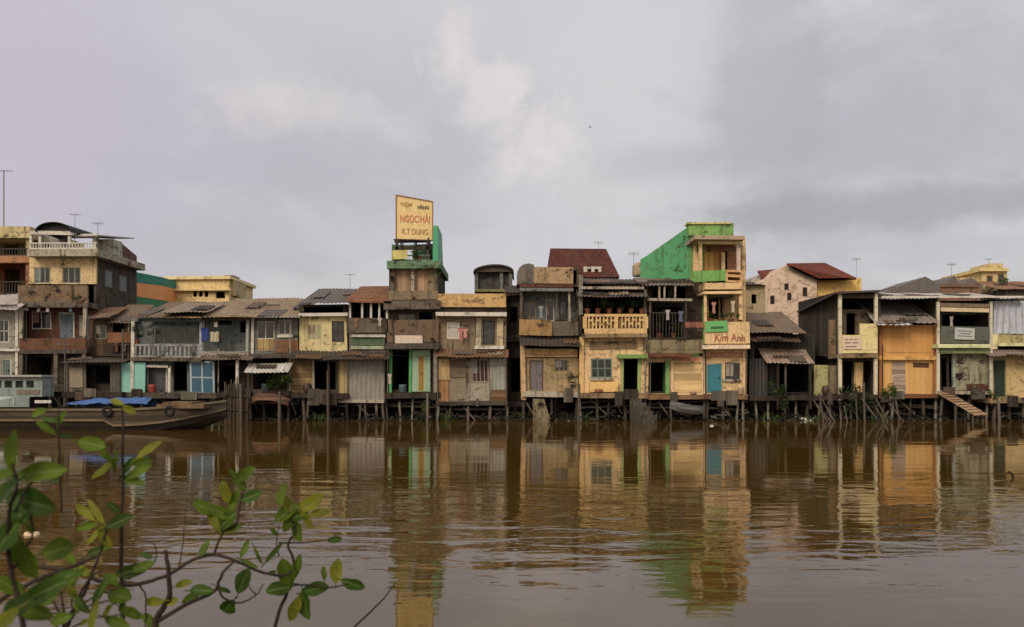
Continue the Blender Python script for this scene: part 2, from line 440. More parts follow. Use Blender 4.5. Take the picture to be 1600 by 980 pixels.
RIVER = 'stilt houses along the far river bank'; BEHIND = 'buildings behind the riverside row'
HOUSES = []; ROOFR = random.Random(99)
class House(Thing):
    def __init__(s, name, label, px, py, Yf, group=RIVER, cat='house'):
        s.Y = Yf; s.dk = None; HOUSES.append(s)
        super().__init__(name, label, cat, (X(px, Yf), Yf, Z(py, Yf)), group, True)
    def x(s, px, yo=0): return X(px, s.Y + yo)
    def z(s, py, yo=0): return Z(py, s.Y + yo)
    def b(s, mb, px0, px1, py0, py1, yo0, yo1, m=0):
        yo = min(yo0, yo1)
        return mb.box(s.x(px0, yo), s.x(px1, yo), s.Y + yo0, s.Y + yo1, s.z(py0, yo), s.z(py1, yo), m)
    def bx(s, name, mat, px0, px1, py0, py1, yo0, yo1, parent=None, label=None):
        return s.part(name, s.b(MB(), px0, px1, py0, py1, yo0, yo1), mat, parent, label)
    def facade(s, mat, px0, px1, py0, py1, yo=0.0, th=0.12, holes=(), name='wall', label=None):
        hs = [(s.x(h[0], yo), s.x(h[1], yo), s.z(h[3], yo), s.z(h[2], yo)) for h in holes]
        return s.part(name, MB().holed(s.x(px0, yo), s.x(px1, yo), s.z(py1, yo), s.z(py0, yo), s.Y + yo, th, hs), mat, None, label)
    def shell(s, mat, px0, px1, py0, py1, yo=0.125, depth=5.0, floors=(), th=0.1, ceil=True, name='side_wall'):
        mb = MB(); x0, x1 = s.x(px0, yo) + .01, s.x(px1, yo) - .01; z1, z0 = s.z(py0, yo), s.z(py1, yo); ya, yb = s.Y + yo, s.Y + yo + depth
        mb.box(x0, x0 + th, ya, yb, z0, z1); mb.box(x1 - th, x1, ya, yb, z0, z1)
        mb.box(x0 + th, x1 - th, yb - th, yb, z0, z1)
        for f in floors: mb.box(x0 + th, x1 - th, ya + .01, yb - th, s.z(f, yo) - 0.1, s.z(f, yo))
        mb.box(x0 + th, x1 - th, ya + .01, yb - th, z0, z0 + 0.1)
        if ceil: mb.box(x0 + th, x1 - th, ya + .01, yb - th, z1 - 0.1, z1)
        return s.part(name, mb, mat)
    def window(s, px0, px1, py0, py1, yo=0.03, nx=2, ny=1, fm=None, pm=None, fw=0.05, label=None):
        fm = fm or WFRAME; pm = pm or GLASS
        mb = MB(); x0, x1, z1, z0 = s.x(px0, yo), s.x(px1, yo), s.z(py0, yo), s.z(py1, yo); y = s.Y + yo
        mb.box(x0, x0 + fw, y, y + .06, z0, z1); mb.box(x1 - fw, x1, y, y + .06, z0, z1)
        mb.box(x0 + fw, x1 - fw, y, y + .06, z0, z0 + fw); mb.box(x0 + fw, x1 - fw, y, y + .06, z1 - fw, z1)
        for i in range(1, nx):
            q = x0 + (x1 - x0) * i / nx; mb.box(q - fw * .4, q + fw * .4, y + .006, y + .05, z0 + fw, z1 - fw)
        for j in range(1, ny):
            q = z0 + (z1 - z0) * j / ny; mb.box(x0 + fw, x1 - fw, y + .01, y + .045, q - fw * .35, q + fw * .35)
        w_ = s.part('window', mb, fm, None, label)
        if ROOFR.random() < .55 and x1 - x0 > .4:
            h_ = ROOFR.uniform(.35, .85); a_ = x0 + fw; b_ = a_ + (x1 - x0 - 2 * fw) * ROOFR.uniform(.3, .6); cm_ = MB(); nf = 7
            for i in range(nf):
                q0, q1 = a_ + (b_ - a_) * i / nf, a_ + (b_ - a_) * (i + 1) / nf
                cm_.hexa([(q0, y + .018 - (i % 2) * .01, z1 - fw - (z1 - z0) * h_), (q1, y + .008 + (i % 2) * .01, z1 - fw - (z1 - z0) * h_), (q1, y + .0245, z1 - fw - (z1 - z0) * h_), (q0, y + .0245, z1 - fw - (z1 - z0) * h_),
                          (q0, y + .018 - (i % 2) * .01, z1 - fw), (q1, y + .008 + (i % 2) * .01, z1 - fw), (q1, y + .0245, z1 - fw), (q0, y + .0245, z1 - fw)])
            s.part('curtain', cm_, ROOFR.choice((paint((150, 142, 124), .9, .3), paint((118, 124, 128), .9, .3), paint((142, 112, 96), .9, .3))), w_)
        s.part('pane', MB().box(x0 + fw * .8, x1 - fw * .8, y + .025, y + .037, z0 + fw * .8, z1 - fw * .8), pm, w_)
        return w_
    def door(s, px0, px1, py0, py1, yo=0.03, mat=None, frame=None, label=None, leafs=1):
        x0, x1, z1, z0 = s.x(px0, yo), s.x(px1, yo), s.z(py0, yo), s.z(py1, yo); y = s.Y + yo; fw = 0.06
        d = MB(); n = leafs; wl = (x1 - x0 - 2 * fw) / n
        for i in range(n):
            a = x0 + fw + wl * i + .006; b_ = a + wl - .012
            d.box(a, b_, y + .02, y + .06, z0, z1 - fw)
            h = z1 - fw - z0
            for (q0, q1) in ((.08, .42), (.5, .92)):
                d.box(a + wl * .16, b_ - wl * .16, y + .008, y + .021, z0 + h * q0, z0 + h * q1)
        dr = s.part('door', d, mat or BROWNP, None, label)
        if frame:
            mb = MB(); mb.box(x0, x0 + fw, y, y + .08, z0, z1); mb.box(x1 - fw, x1, y, y + .08, z0, z1)
            mb.box(x0 + fw, x1 - fw, y, y + .08, z1 - fw, z1); s.part('door_frame', mb, frame, dr)
        s.part('handle', MB().box(x1 - fw - .1, x1 - fw - .07, y - .03, y + .02, (z0 + z1) / 2 - .06, (z0 + z1) / 2 + .06), IRON, dr)
        return dr
    def rail(s, px0, px1, py0, py1, yo=-0.05, n=10, mat=None, tw=0.06, bw=0.035, label=None, name='balcony_railing'):
        mb = MB(); x0, x1, z1, z0 = s.x(px0, yo), s.x(px1, yo), s.z(py0, yo), s.z(py1, yo); y = s.Y + yo
        mb.box(x0, x1, y, y + .08, z1 - tw, z1); mb.box(x0, x1, y, y + .08, z0, z0 + tw)
        for i in range(n):
            q = x0 + (x1 - x0) * (i + .5) / n; mb.box(q - bw / 2, q + bw / 2, y + .02, y + .06, z0 + tw, z1 - tw)
        return s.part(name, mb, mat or WFRAME, None, label)
    def post(s, px, py0, py1, yo=0, wpx=4, mat=None, name='post', dy=0.12):
        return s.bx(name, mat or WFRAME, px - wpx / 2, px + wpx / 2, py0, py1, yo, yo + dy)
    def roof(s, mat, px0, px1, pyf, pyb, yo=-0.5, depth=4.0, kind='corr', th=0.1, px0b=None, px1b=None, name='roof', pitch=0.2, amp=0.025, label=None):
        """lean-to: front eave at image height pyf, rear edge at image height pyb"""
        ya, yb = s.Y + yo, s.Y + yo + depth; za, zb = Z(pyf, ya), Z(pyb, yb)
        x0, x1 = X(px0, ya), X(px1, ya)
        if kind == 'corr':
            mb = MB().corr((x0, ya, za), (x1 - x0, 0, 0), (0, yb - ya, zb - za), pitch, amp, 0.03)
            for v in mb.v:
                f_ = max(0, 1 - (v.y - ya) / .5)
                v.y += f_ * .16 * mnoise.noise(Vector((v.x * 1.1, s.Y, 5))); v.z += .05 * mnoise.noise(Vector((v.x * .9, v.y * .8, 2)))
            for q_ in range(max(1, int((x1 - x0) / 1.6))):
                pw, pl = ROOFR.uniform(.5, 1.3), ROOFR.uniform(.25, .5); px_ = ROOFR.uniform(x0, max(x0 + .01, x1 - pw)); t0 = ROOFR.uniform(-.04, .5); e_ = Vector((0, yb - ya, zb - za))
                sk = ROOFR.uniform(-.10, .10)
                pm_ = MB().corr(Vector((px_, ya, za + .05)) + e_ * t0, (pw, sk, sk * .2), e_ * pl, pitch * ROOFR.uniform(.7, 1.2), amp, .02)
                s.part('roof_patch', pm_, ROOFR.choice((TINRUST, TINGREY, TINDARK, tin((138, 126, 112), .6, 41), tin((104, 84, 68), .8, 42))))
            if abs(zb - za) > .15 and ROOFR.random() < .7:
                q_ = ROOFR.uniform(x0 + .2, x1 - .4); e_ = Vector((0, yb - ya, zb - za)); b0 = Vector((q_, ya, za + .09)) + e_ * ROOFR.uniform(.1, .5)
                s.part('roof_weight', MB().beam(b0, b0 + Vector((ROOFR.uniform(.4, 1.2), ROOFR.uniform(-.1, .1), .02)), .12, .07), ROOFR.choice((DWOOD, GWOOD, CONC2)))
        else:
            mb = MB().hexa([(x0, ya, za - th), (x1, ya, za - th), (x1, yb, zb - th), (x0, yb, zb - th),
                            (x0, ya, za), (x1, ya, za), (x1, yb, zb), (x0, yb, zb)])
        return s.part(name, mb, mat, None, label)
    def panel(s, mat, px0, px1, py0, py1, yo=0, name='wall_panel', pitch=0.2, amp=0.02, label=None):
        """upright corrugated sheet"""
        x0, x1, z1, z0 = s.x(px0, yo), s.x(px1, yo), s.z(py0, yo), s.z(py1, yo)
        return s.part(name, MB().corr((x0, s.Y + yo, z0), (x1 - x0, 0, 0), (0, 0, z1 - z0), pitch, amp), mat, None, label)
    def stilts(s, pxs, pytop, yo=0.05, wpx=4, mat=None, rows=2, lean=0.16):
        for r_ in range(rows):
            for p in pxs:
                Y = s.Y + yo + r_ * random.uniform(.7, 1.3); x = s.x(p + random.uniform(-3, 3), yo) + r_ * random.uniform(-.45, .45); zt = s.z(pytop, yo) - 0.02
                rr = wpx / F * s.Y / 2 * random.uniform(.85, 1.2); lx = random.uniform(-lean, lean)
                s.part('stilt', MB().tube([(x + lx, Y + random.uniform(-.03, .03), -1.0), (x, Y, zt)], [rr * 1.1, rr], 7), mat or (POSTD if r_ else random.choice((POST, POST, POSTG, POSTD))))  # rear row always dark: under-deck shade put into the wood colour
    def deck(s, mat, px0, px1, py0, py1, yo0=-0.3, yo1=5.0, name='floor_platform'):
        s.dk = (px0, px1, py0, py1, yo0)
        return s.bx(name, mat, px0, px1, py0, py1, yo0, yo1)

# ------------------------------------------------------------------ ground, bank, river
def water_mat():
    t = NT('muddy_river_water')
    t.b.inputs['IOR'].default_value = 1.45
    rip = t.noise((0.38, 1.0, 1), 1.7, 2, 0.45, (0, 0, 0), 0.6)
    fin = t.noise((0.5, 1.0, 1), 5.0, 3, 0.55, (4, 1, 0), 0.4)
    swell = t.noise((0.35, 1, 1), 0.35, 2, 0.5, (9, 2, 0))
    patch = t.noise((0.5, 1.0, 1), 0.16, 3, 0.55, (2.2, 6.0, 0))
    g = t.n('ShaderNodeNewGeometry'); sp = t.n('ShaderNodeSeparateXYZ'); t.l(g.outputs['Position'], sp.inputs[0])
    near = t.mul(t.ramp(sp.outputs[1], 6.2, 9.6), t.ramp(sp.outputs[1], 11.0, 20.0, 1.0, 0.24))                 # sheltered calm water by the near bank
    amp = t.mul(t.ramp(patch, 0.35, 0.65, 0.25, 1.0), t.mul(t.mul(near, 1.5), 0.05, 'ADD'))
    h = t.mul(t.mul(t.mul(rip, 1.0), t.mul(fin, 0.22), 'ADD'), amp)
    h = t.mul(h, t.mul(swell, 0.35), 'ADD')
    t.bump(h, 1.0, 0.022)
    mud = t.noise((0.3, 1, 1), 0.25, 4, 0.5)
    d = t.mix(mud, (0.062, 0.035, 0.006), (0.078, 0.046, 0.009))
    t.fin(d, 0.035, 0.5); t.b.inputs['Specular IOR Level'].default_value = 0.5
    t.b.inputs['Specular Tint'].default_value = (1.0, 0.935, 0.76, 1)      # warm brown tint painted into the reflections
    return t.m
def sheet(x0, x1, y0, y1, z):
    return MB().box(x0, x1, y0, y1, z - .3, z)
mbw = MB(); mbw.add([(-260, -1.0, 0), (260, -1.0, 0), (260, 49, 0), (-260, 49, 0)], [(0, 1, 2, 3)])
struct('river_water', mbw, water_mat())
tm = NT('river_mud'); q = tm.noise((1, 1, 1), 1.5, 7, 0.65)
MUD = tm.fin(tm.mix(tm.ramp(q, 0.35, 0.7), (0.018, 0.015, 0.011), (0.050, 0.042, 0.032)), 0.8, 0.3); tm.bump(q, 0.6, 0.08)
def terrain(name, prof, x0, x1, nx, amp):
    mb = MB(); n = len(prof)
    for i in range(nx + 1):
        x = x0 + (x1 - x0) * i / nx
        for (y, z) in prof:
            g = mnoise.noise(Vector((x * .35, y * .35, 1.0))) * amp
            mb.v.append(Vector((x, y + g * (2 if abs(y) < 60 else 0), z + g * (1 if z > -0.4 else 0))))
    for i in range(nx):
        for j in range(n - 1):
            a_ = i * n + j; mb.face((a_, a_ + n, a_ + n + 1, a_ + 1))
    return struct(name, mb, MUD)
terrain('far_bank_ground', [(41.6, -0.9), (42.0, -0.2), (42.5, 0.35), (43.0, 0.62), (44, 0.76), (45.8, 0.9), (46.7, 1.45), (52, 1.4), (80, 1.3), (300, 1.3), (1500, 1.3)], -700, 700, 420, 0.12)
terrain('near_bank_ground', [(-60, 0.9), (-8, 0.85), (-1, 0.75), (1.2, 0.68), (2.2, 0.35), (3.0, 0.0), (3.8, -0.5), (5, -1.2)], -60, 60, 240, 0.05)
struct('river_bed', MB().box(-260, 260, -1.5, 49, -1.6, -1.3), MUD)

# ================================================================== BACKGROUND BUILDINGS
# yellow house at the left edge
h = House('house', 'yellow balconied house cut by the left edge, orange band between its two open storeys', 0, 590, 43.2, BEHIND)
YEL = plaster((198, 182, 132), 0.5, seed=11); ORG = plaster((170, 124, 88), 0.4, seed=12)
h.bx('roof_slab', YEL, -70, 45, 354, 372, -0.5, 5)
h.shell(YEL, -70, 45, 372, 590, 0.0, 5, (400, 460))
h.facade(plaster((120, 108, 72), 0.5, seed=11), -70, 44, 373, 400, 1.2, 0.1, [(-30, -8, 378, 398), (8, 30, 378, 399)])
h.bx('floor_slab', ORG, -70, 45, 400, 411, -0.45, 0.0)
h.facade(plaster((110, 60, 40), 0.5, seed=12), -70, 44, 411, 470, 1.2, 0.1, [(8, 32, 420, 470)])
h.rail(-70, 42, 388, 400, -0.35, 26, IRON)
h.rail(-70, 42, 440, 460, -0.3, 26, IRON)
h.post(42, 373, 400, -0.3, 5, YEL); h.post(42, 411, 460, -0.3, 5, plaster((150, 110, 80), 0.5))
h.facade(CONC, -70, 45, 462, 590, -0.1, 0.1)

# low pale house at the left edge
h = House('stilt_house', 'low grey-white riverside house at the left edge under a pale awning', 10, 600, 41.2)
h.roof(TINLIGHT, -60, 28, 484, 460, -0.9, 1.6, pitch=0.25)
h.facade(plaster((150, 146, 132), 0.5, seed=13), -60, 28, 482, 600, 0, 0.12, [(-2, 14, 500, 535), (2, 18, 560, 598)])
h.shell(CONC, -60, 28, 484, 600, 0.125, 4, (545,))
h.window(-2, 14, 500, 535, 0.03, 2, 2)
h.door(2, 18, 560, 598, 0.04, paint((86, 104, 98)), WFRAME)
h.bx('ledge', WHITE, -60, 30, 544, 548, -0.25, 0.0)
h.post(26, 484, 600, -0.15, 4, WHITE)
h.deck(CONC2, -60, 45, 600, 612)
h.stilts((0, 20, 40), 612)

# big weathered house
h = House('house', 'tall weathered house with cream top storey, roof terrace and black arched canopy', 100, 600, 42.0)
CR3 = plaster((214, 188, 138), 0.5, seed=14); BRK = plaster((96, 60, 44), 0.7, seed=15)
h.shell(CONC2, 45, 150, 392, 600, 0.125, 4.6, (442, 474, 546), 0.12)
h.bx('roof_slab', PALE, 42, 152, 390, 401, -0.7, 4.7)
h.facade(CR3, 45, 150, 401, 444, 0, 0.12, [(53, 79, 418, 443), (98, 126, 418, 443)])
h.window(53, 79, 418, 443, 0.03, 3, 1, paint((150, 156, 128)), None)
h.window(98, 126, 418, 443, 0.03, 3, 1, paint((150, 156, 128)), None)
h.bx('balcony_parapet', plaster((122, 102, 80), 0.7, seed=16), 28, 136, 446, 472, -1.0, -0.88)
h.bx('balcony_floor', CONC, 28, 136, 472, 480, -1.0, 0.0)
h.facade(BRK, 45, 150, 481, 546, 0, 0.12, [(50, 80, 487, 514), (92, 116, 488, 546), (122, 140, 492, 530)])
h.window(50, 80, 487, 514, 0.03, 2, 1, WHITE)
h.window(122, 140, 492, 530, 0.03, 2, 1, paint((120, 130, 128)))
h.door(92, 116, 488, 546, 0.04, paint((90, 104, 112)), WFRAME, None, 2)
h.post(32, 480, 546, -0.95, 6, PALE); h.post(131, 480, 546, -0.95, 5, PALE)
h.bx('balcony_floor', CONC2, 28, 136, 546, 552, -1.0, 0.0)
h.bx('balcony_parapet', plaster((104, 72, 52), 0.7, seed=15), 30, 134, 528, 546, -0.98, -0.9)
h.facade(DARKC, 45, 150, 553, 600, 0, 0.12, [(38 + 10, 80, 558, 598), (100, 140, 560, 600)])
h.post(32, 552, 600, -0.95, 6, CONC); h.post(86, 552, 600, -0.95, 6, CONC); h.post(131, 552, 600, -0.95, 6, CONC)
# roof terrace pergola and canopy
for p in (47, 62, 108, 146): h.post(p, 365, 390, -0.3 if p < 120 else 0.4, 4, WHITE)
h.bx('roof_beam', WHITE, 45, 112, 361, 367, -0.4, -0.2)
h.bx('roof_beam', WHITE, 104, 150, 366, 372, 0.35, 0.55)
for yo in (1.4, 2.6, 3.6): h.post(150, 368, 392, yo, 4, WHITE)
h.roof(TINLIGHT, 108, 152, 368, 372, 0.0, 4.2, 'slab', 0.06, name='terrace_roof')
h.facade(plaster((150, 150, 146), 0.4, seed=17), 60, 110, 367, 391, 1.6, 0.1, [(66, 76, 370, 391)], 'terrace_wall')
mb = MB(); n = 14; yA, yB = h.Y - 0.5, h.Y + 2.4
xa, xb = h.x(54, -0.5), h.x(111, -0.5); zc = h.z(362, -0.5); rise = h.z(346, -0.5) - zc
for i in range(n):
    t0, t1 = math.pi * i / n, math.pi * (i + 1) / n
    P = lambda t, r: ((xa + xb) / 2 - math.cos(t) * (xb - xa) / 2 * r, zc + math.sin(t) * rise * r)
    (x0, z0), (x1, z1), (x2, z2), (x3, z3) = P(t0, 1), P(t1, 1), P(t1, .93), P(t0, .93)
    mb.hexa([(x3, yA, z3), (x2, yA, z2), (x2, yB, z2), (x3, yB, z3), (x0, yA, z0), (x1, yA, z1), (x1, yB, z1), (x0, yB, z0)])
h.part('arched_canopy', mb, BLACK)
mb = MB(); mb.v = [Vector(((xa + xb) / 2 - math.cos(math.pi * i / 14) * (xb - xa) / 2 * .93, yA + .25, zc + math.sin(math.pi * i / 14) * rise * .93)) for i in range(15)]; mb.face(range(15))
h.part('canopy_end', mb, BLACK)
h.rail(45, 150, 380, 390, -0.5, 24, WFRAME)
# rear rooms on top
yo = 2.6
h.bx('stair_house', plaster((176, 180, 160), 0.5, seed=18), 152, 177, 374, 398, 1.6, 2.65)
xe, zs = h.x(150, 0), h.z(390, -.7) + .02
h.part('rear_room', MB().hexa([(xe - 1.6, h.Y + 2.7, zs), (xe, h.Y + 2.7, zs), (xe, h.Y + 4.6, zs), (xe - 1.6, h.Y + 4.6, zs), (xe - 1.6, h.Y + 2.7, zs + .95), (xe, h.Y + 2.7, zs + .9), (xe, h.Y + 4.6, zs + .45), (xe - 1.6, h.Y + 4.6, zs + .5)]), plaster((112, 88, 76), 0.6))
# side windows on the long flank
for (ya_, zb) in ((1.0, 418), (2.6, 420), (1.6, 500)):
    x_ = h.x(150, 0.125); z_ = h.z(zb)
    wn_ = h.part('window', MB().box(x_ - .02, x_ + .03, h.Y + ya_, h.Y + ya_ + .8, z_ - .9, z_), paint((96, 108, 96)))
    h.part('pane', MB().box(x_ + .02, x_ + .036, h.Y + ya_ + .07, h.Y + ya_ + .73, z_ - .83, z_ - .07), GLASS, wn_)
h.deck(CONC2, 30, 150, 600, 612); h.stilts((40, 80, 120), 612)

# ramshackle lean-to shacks to the right of the big house
h = House('shack', 'ramshackle brown shack with rusty lean-to roofs squeezed beside the tall weathered house', 175, 600, 41.6)
h.shell(DWOOD, 138, 206, 500, 600, 0.125, 3.6, (560,))
h.facade(planks((92, 72, 54), 0.6, 0.17, 0, 7), 138, 206, 500, 556, 0, 0.1, [(148, 166, 508, 530), (176, 194, 505, 556)])
h.window(148, 166, 508, 530, 0.02, 2, 1, paint((110, 116, 104)))
h.roof(TINRUST, 134, 172, 498, 480, -0.7, 2.0); h.roof(tin((120, 104, 86), 0.7, 8), 166, 210, 506, 476, -0.4, 2.4)
h.bx('balcony_parapet', tin((126, 82, 56), 0.8, 9), 168, 206, 520, 536, -0.5, -0.44)
h.rail(160, 206, 538, 556, -0.55, 12, IRON)
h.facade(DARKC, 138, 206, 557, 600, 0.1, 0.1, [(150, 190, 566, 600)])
h.deck(DWOOD, 138, 206, 600, 610)
# front shack
h = House('shack', 'small grey boarded shack with a dark doorway under a flat tin roof, behind the barge', 140, 612, 40.6)
h.roof(TINGREY, 92, 190, 566, 554, -0.6, 2.4)
h.facade(GWOOD, 100, 188, 566, 613, 0, 0.1, [(134, 172, 568, 612)])
h.shell(DWOOD, 100, 188, 568, 613, 0.105, 2.5)
h.bx('shutter', paint((140, 128, 104)), 108, 129, 574, 606, -0.05, -0.005)
h.deck(DWOOD, 96, 190, 613, 622, -0.5, 3); h.stilts((100, 130, 160, 186), 622)

# pale blue-grey house
h = House('stilt_house', 'blue-grey house with a white balustrade balcony and a turquoise wall panel', 255, 618, 41.0)
BG = plaster((116, 124, 124), 0.6, seed=20)
h.roof(tin((128, 106, 86), 0.6, 5), 203, 322, 496, 472, -1.0, 4.5)
h.roof(tin((150, 134, 116), 0.5, 6), 250, 322, 488, 474, -1.05, 3.0, name='patched_roof')
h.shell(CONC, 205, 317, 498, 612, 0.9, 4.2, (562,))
h.facade(BG, 205, 317, 498, 562, 0.78, 0.12, [(240, 308, 510, 539)])
h.window(240, 308, 510, 539, 0.80, 4, 1, paint((120, 126, 122)), None, 0.09)
h.bx('roof_beam', BG, 205, 316, 498, 503, -0.35, -0.2)
h.post(207, 503, 612, -0.35, 5, WHITE); h.post(314, 503, 562, -0.35, 4, paint((150, 160, 170)))
h.rail(208, 314, 538, 559, -0.38, 15, plaster((148, 150, 146), 0.6, seed=21), 0.1, 0.10)
h.bx('balcony_floor', CONC, 205, 316, 559, 565, -0.5, 0.78)
h.bx('wall_panel', paint((122, 186, 176), 0.6, 0.35, 3), 187, 228, 567, 614, -0.3, -0.22, label='turquoise painted wall panel')
h.facade(BG, 228, 317, 566, 613, 0.2, 0.1, [(231, 262, 574, 612), (272, 293, 566, 612), (297, 336, 566, 612)])
h.door(231, 262, 574, 612, 0.24, paint((76, 76, 80)), WFRAME)
h.bx('porch_beam', WHITE, 228, 266, 571, 575, -0.2, -0.1); h.post(265, 571, 613, -0.2, 4, WHITE)
h.deck(CONC2, 187, 340, 613, 622, -0.5, 5); h.stilts((190, 225, 260, 295, 330), 622)

h = House('stilt_house', 'grey-blue open-fronted house with a blue glazed screen and tan tin roof', 355, 618, 41.1)
h.roof(tin((150, 132, 106), 0.35, 7), 316, 468, 495, 466, -1.0, 5.0)
h.shell(CONC, 318, 392, 496, 612, 0.9, 4.2, (556,))
h.facade(plaster((116, 126, 126), 0.6, seed=22), 318, 392, 497, 556, 0.78, 0.12, [(340, 362, 500, 508), (375, 386, 502, 520)])
h.bx('fascia', CONC, 316, 390, 496, 501, -0.3, -0.2)
h.bx('balcony_floor', plaster((158, 150, 138), 0.4, seed=23), 314, 388, 549, 556, -0.5, 0.78)
h.roof(tin((118, 108, 96), 0.5, 3), 312, 392, 562, 552, -1.2, 0.8, name='awning')
h.post(317, 501, 550, -0.35, 3); h.post(386, 501, 550, -0.35, 4, paint((150, 156, 150)))
w_ = h.window(297, 336, 564, 616, -0.35, 2, 2, paint((150, 172, 180)), paint((52, 92, 116), 0.3, 0.25), 0.10, 'blue glazed screen in a pale frame')
h.post(371, 562, 618, -0.9, 4, WHITE)
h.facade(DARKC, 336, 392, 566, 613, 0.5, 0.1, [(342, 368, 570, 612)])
h.deck(DWOOD, 338, 392, 613, 621, -0.9, 5); h.stilts((345, 370, 390), 621)

h = House('stilt_house', 'small house with two white-framed upper windows over a rust-streaked band and white awning', 428, 620, 41.0)
h.shell(CONC, 392, 466, 496, 612, 0.125, 4.5, (552,))
h.facade(plaster((112, 114, 108), 0.65, seed=24), 392, 466, 497, 553, 0, 0.12, [(401, 428, 502, 548), (434, 455, 500, 524)])
h.window(401, 428, 502, 530, 0.05, 2, 1, WFRAME)
h.bx('wall_panel', planks((168, 142, 92), 0.35, 0.3, 0, 8), 401, 428, 530, 548, 0.0, 0.06, label='tan boarded panel below the window')
h.window(434, 455, 500, 524, 0.03, 2, 1, WFRAME); h.bx('window_sill', WHITE, 432, 457, 524, 528, -0.1, 0.0)
h.bx('wall_panel', tin((122, 84, 58), 0.8, 11), 430, 466, 532, 552, -0.06, -0.01, label='rust-streaked metal panel')
h.post(394, 497, 553, -0.1, 4, WHITE)
h.bx('balcony_floor', CONC2, 390, 468, 553, 560, -0.6, 0.0)
h.roof(tin((205, 202, 196), 0.1, 12), 380, 450, 582, 568, -1.2, 0.9, name='awning', label='white sheet awning')
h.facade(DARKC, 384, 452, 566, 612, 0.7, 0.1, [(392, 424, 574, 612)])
h.deck(DWOOD, 384, 452, 612, 620, -0.5, 5); h.stilts((388, 412, 437, 452), 620)

# house with yellow panel
h = House('stilt_house', 'brown boarded house with a pale yellow upper panel below a dark tin roof', 505, 620, 40.9)
h.roof(TINGREY, 464, 546, 474, 451, -0.7, 4.5)
h.shell(CONC2, 467, 543, 476, 612, 0.125, 4.6, (554,))
h.facade(DARKC, 467, 543, 476, 490, 0.05, 0.1, [(474, 536, 477, 488)])
h.bx('ledge', WHITE, 466, 543, 489, 494, -0.35, 0.1)
h.facade(plaster((206, 190, 138), 0.5, seed=25), 468, 542, 494, 553, 0, 0.12, [(481, 504, 507, 532), (519, 538, 502, 535)])
h.window(481, 504, 507, 532, 0.02, 3, 1, paint((188, 178, 130)), paint((150, 150, 112), 0.4, 0.2))
h.window(519, 538, 502, 535, 0.03, 2, 2, IRON)
h.roof(TINDARK, 452, 606, 562, 549, -1.0, 1.0, name='awning')
h.facade(TWOOD, 450, 487, 562, 614, 0.05, 0.1)
h.facade(GWOOD, 487, 543, 563, 614, 0.1, 0.1, [(489, 524, 565, 613)])
h.post(513, 562, 660, -0.6, 3, DWOOD); h.post(489, 562, 614, -0.1, 3, PALE)
h.deck(DWOOD, 450, 543, 614, 622, -0.3, 5)
h.stilts((471, 484, 512, 538), 622, 0.0, 4)

h = House('stilt_house', 'narrow house with rusty tiled roof, white veranda posts and corrugated grey lower wall', 575, 625, 41.0)
h.roof(tiles((132, 92, 66), 2), 540, 612, 470, 447, -0.6, 4.0, 'slab', 0.1)
h.shell(CONC2, 545, 607, 471, 614, 0.9, 4.2, (520,))
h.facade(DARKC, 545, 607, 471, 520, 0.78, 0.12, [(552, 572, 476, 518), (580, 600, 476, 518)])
for p in (547, 566, 580, 593, 605): h.post(p, 471, 498, -0.3, 3, WFRAME)
h.bx('balcony_parapet', CONC, 543, 606, 497, 520, -0.35, -0.25)
h.facade(plaster((120, 116, 102), 0.6, seed=26), 545, 606, 521, 553, 0, 0.12)
h.bx('wall_panel', paint((70, 96, 66), 0.6, 0.4, 5), 549, 602, 528, 540, -0.06, -0.003, label='dark green painted band')
h.bx('ledge', WHITE, 548, 602, 522, 527, -0.2, 0.0); h.bx('ledge', plaster((160, 166, 142), 0.4), 548, 602, 541, 546, -0.12, 0.0)
h.panel(tin((148, 144, 138), 0.15, 14), 531, 600, 562, 624, -0.1, pitch=0.24, amp=0.03, label='grey corrugated sheet wall')
h.bx('wall_panel', planks((172, 150, 100), 0.4, 0.25, 0, 9), 528, 543, 562, 620, -0.16, -0.13, label='weathered tan board')
h.bx('floor_beam', PALE, 528, 600, 624, 629, -0.2, 0.3)
h.deck(DWOOD, 540, 604, 616, 623, 0.0, 5); h.stilts((540, 561, 573, 586, 600), 629, 0, 3.6)

# tower with billboard
h = House('stilt_house', 'narrow four-storey house tower carrying a rooftop billboard and a green side screen', 645, 625, 41.2)
MINT = paint((142, 176, 148), 0.6, 0.3, 6)
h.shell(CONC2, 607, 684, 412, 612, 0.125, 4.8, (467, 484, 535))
h.bx('floor_slab', plaster((100, 132, 100), 0.5, seed=27), 604, 688, 407, 419, -0.5, 4.9)
h.facade(plaster((144, 124, 98), 0.7, seed=28), 611, 684, 419, 468, 0.0, 0.12, [(622, 640, 422, 462), (648, 668, 422, 462)])
h.bx('shutter', planks((178, 146, 116), 0.3, 0.14, 0, 11), 622, 640, 422, 462, 0.04, 0.09)
h.bx('shutter', planks((186, 152, 120), 0.3, 0.14, 0, 12), 648, 668, 422, 462, 0.04, 0.09)
h.post(645, 419, 466, -0.2, 5, PALE); h.post(614, 419, 466, -0.2, 5, CONC); h.post(681, 419, 466, -0.2, 5, CONC)
h.bx('balcony_parapet', plaster((132, 116, 92), 0.6, seed=29), 608, 684, 454, 468, -0.5, -0.42)
h.bx('floor_slab', CONC, 600, 688, 469, 483, -0.8, 0.12)
h.facade(CONC2, 604, 686, 484, 536, 0.0, 0.12, [(622, 650, 490, 520), (656, 676, 488, 532)])
h.window(622, 650, 490, 520, 0.04, 2, 1, BROWNP)
h.bx('balcony_parapet', plaster((110, 92, 74), 0.7, seed=30), 604, 686, 500, 536, -0.55, -0.45)
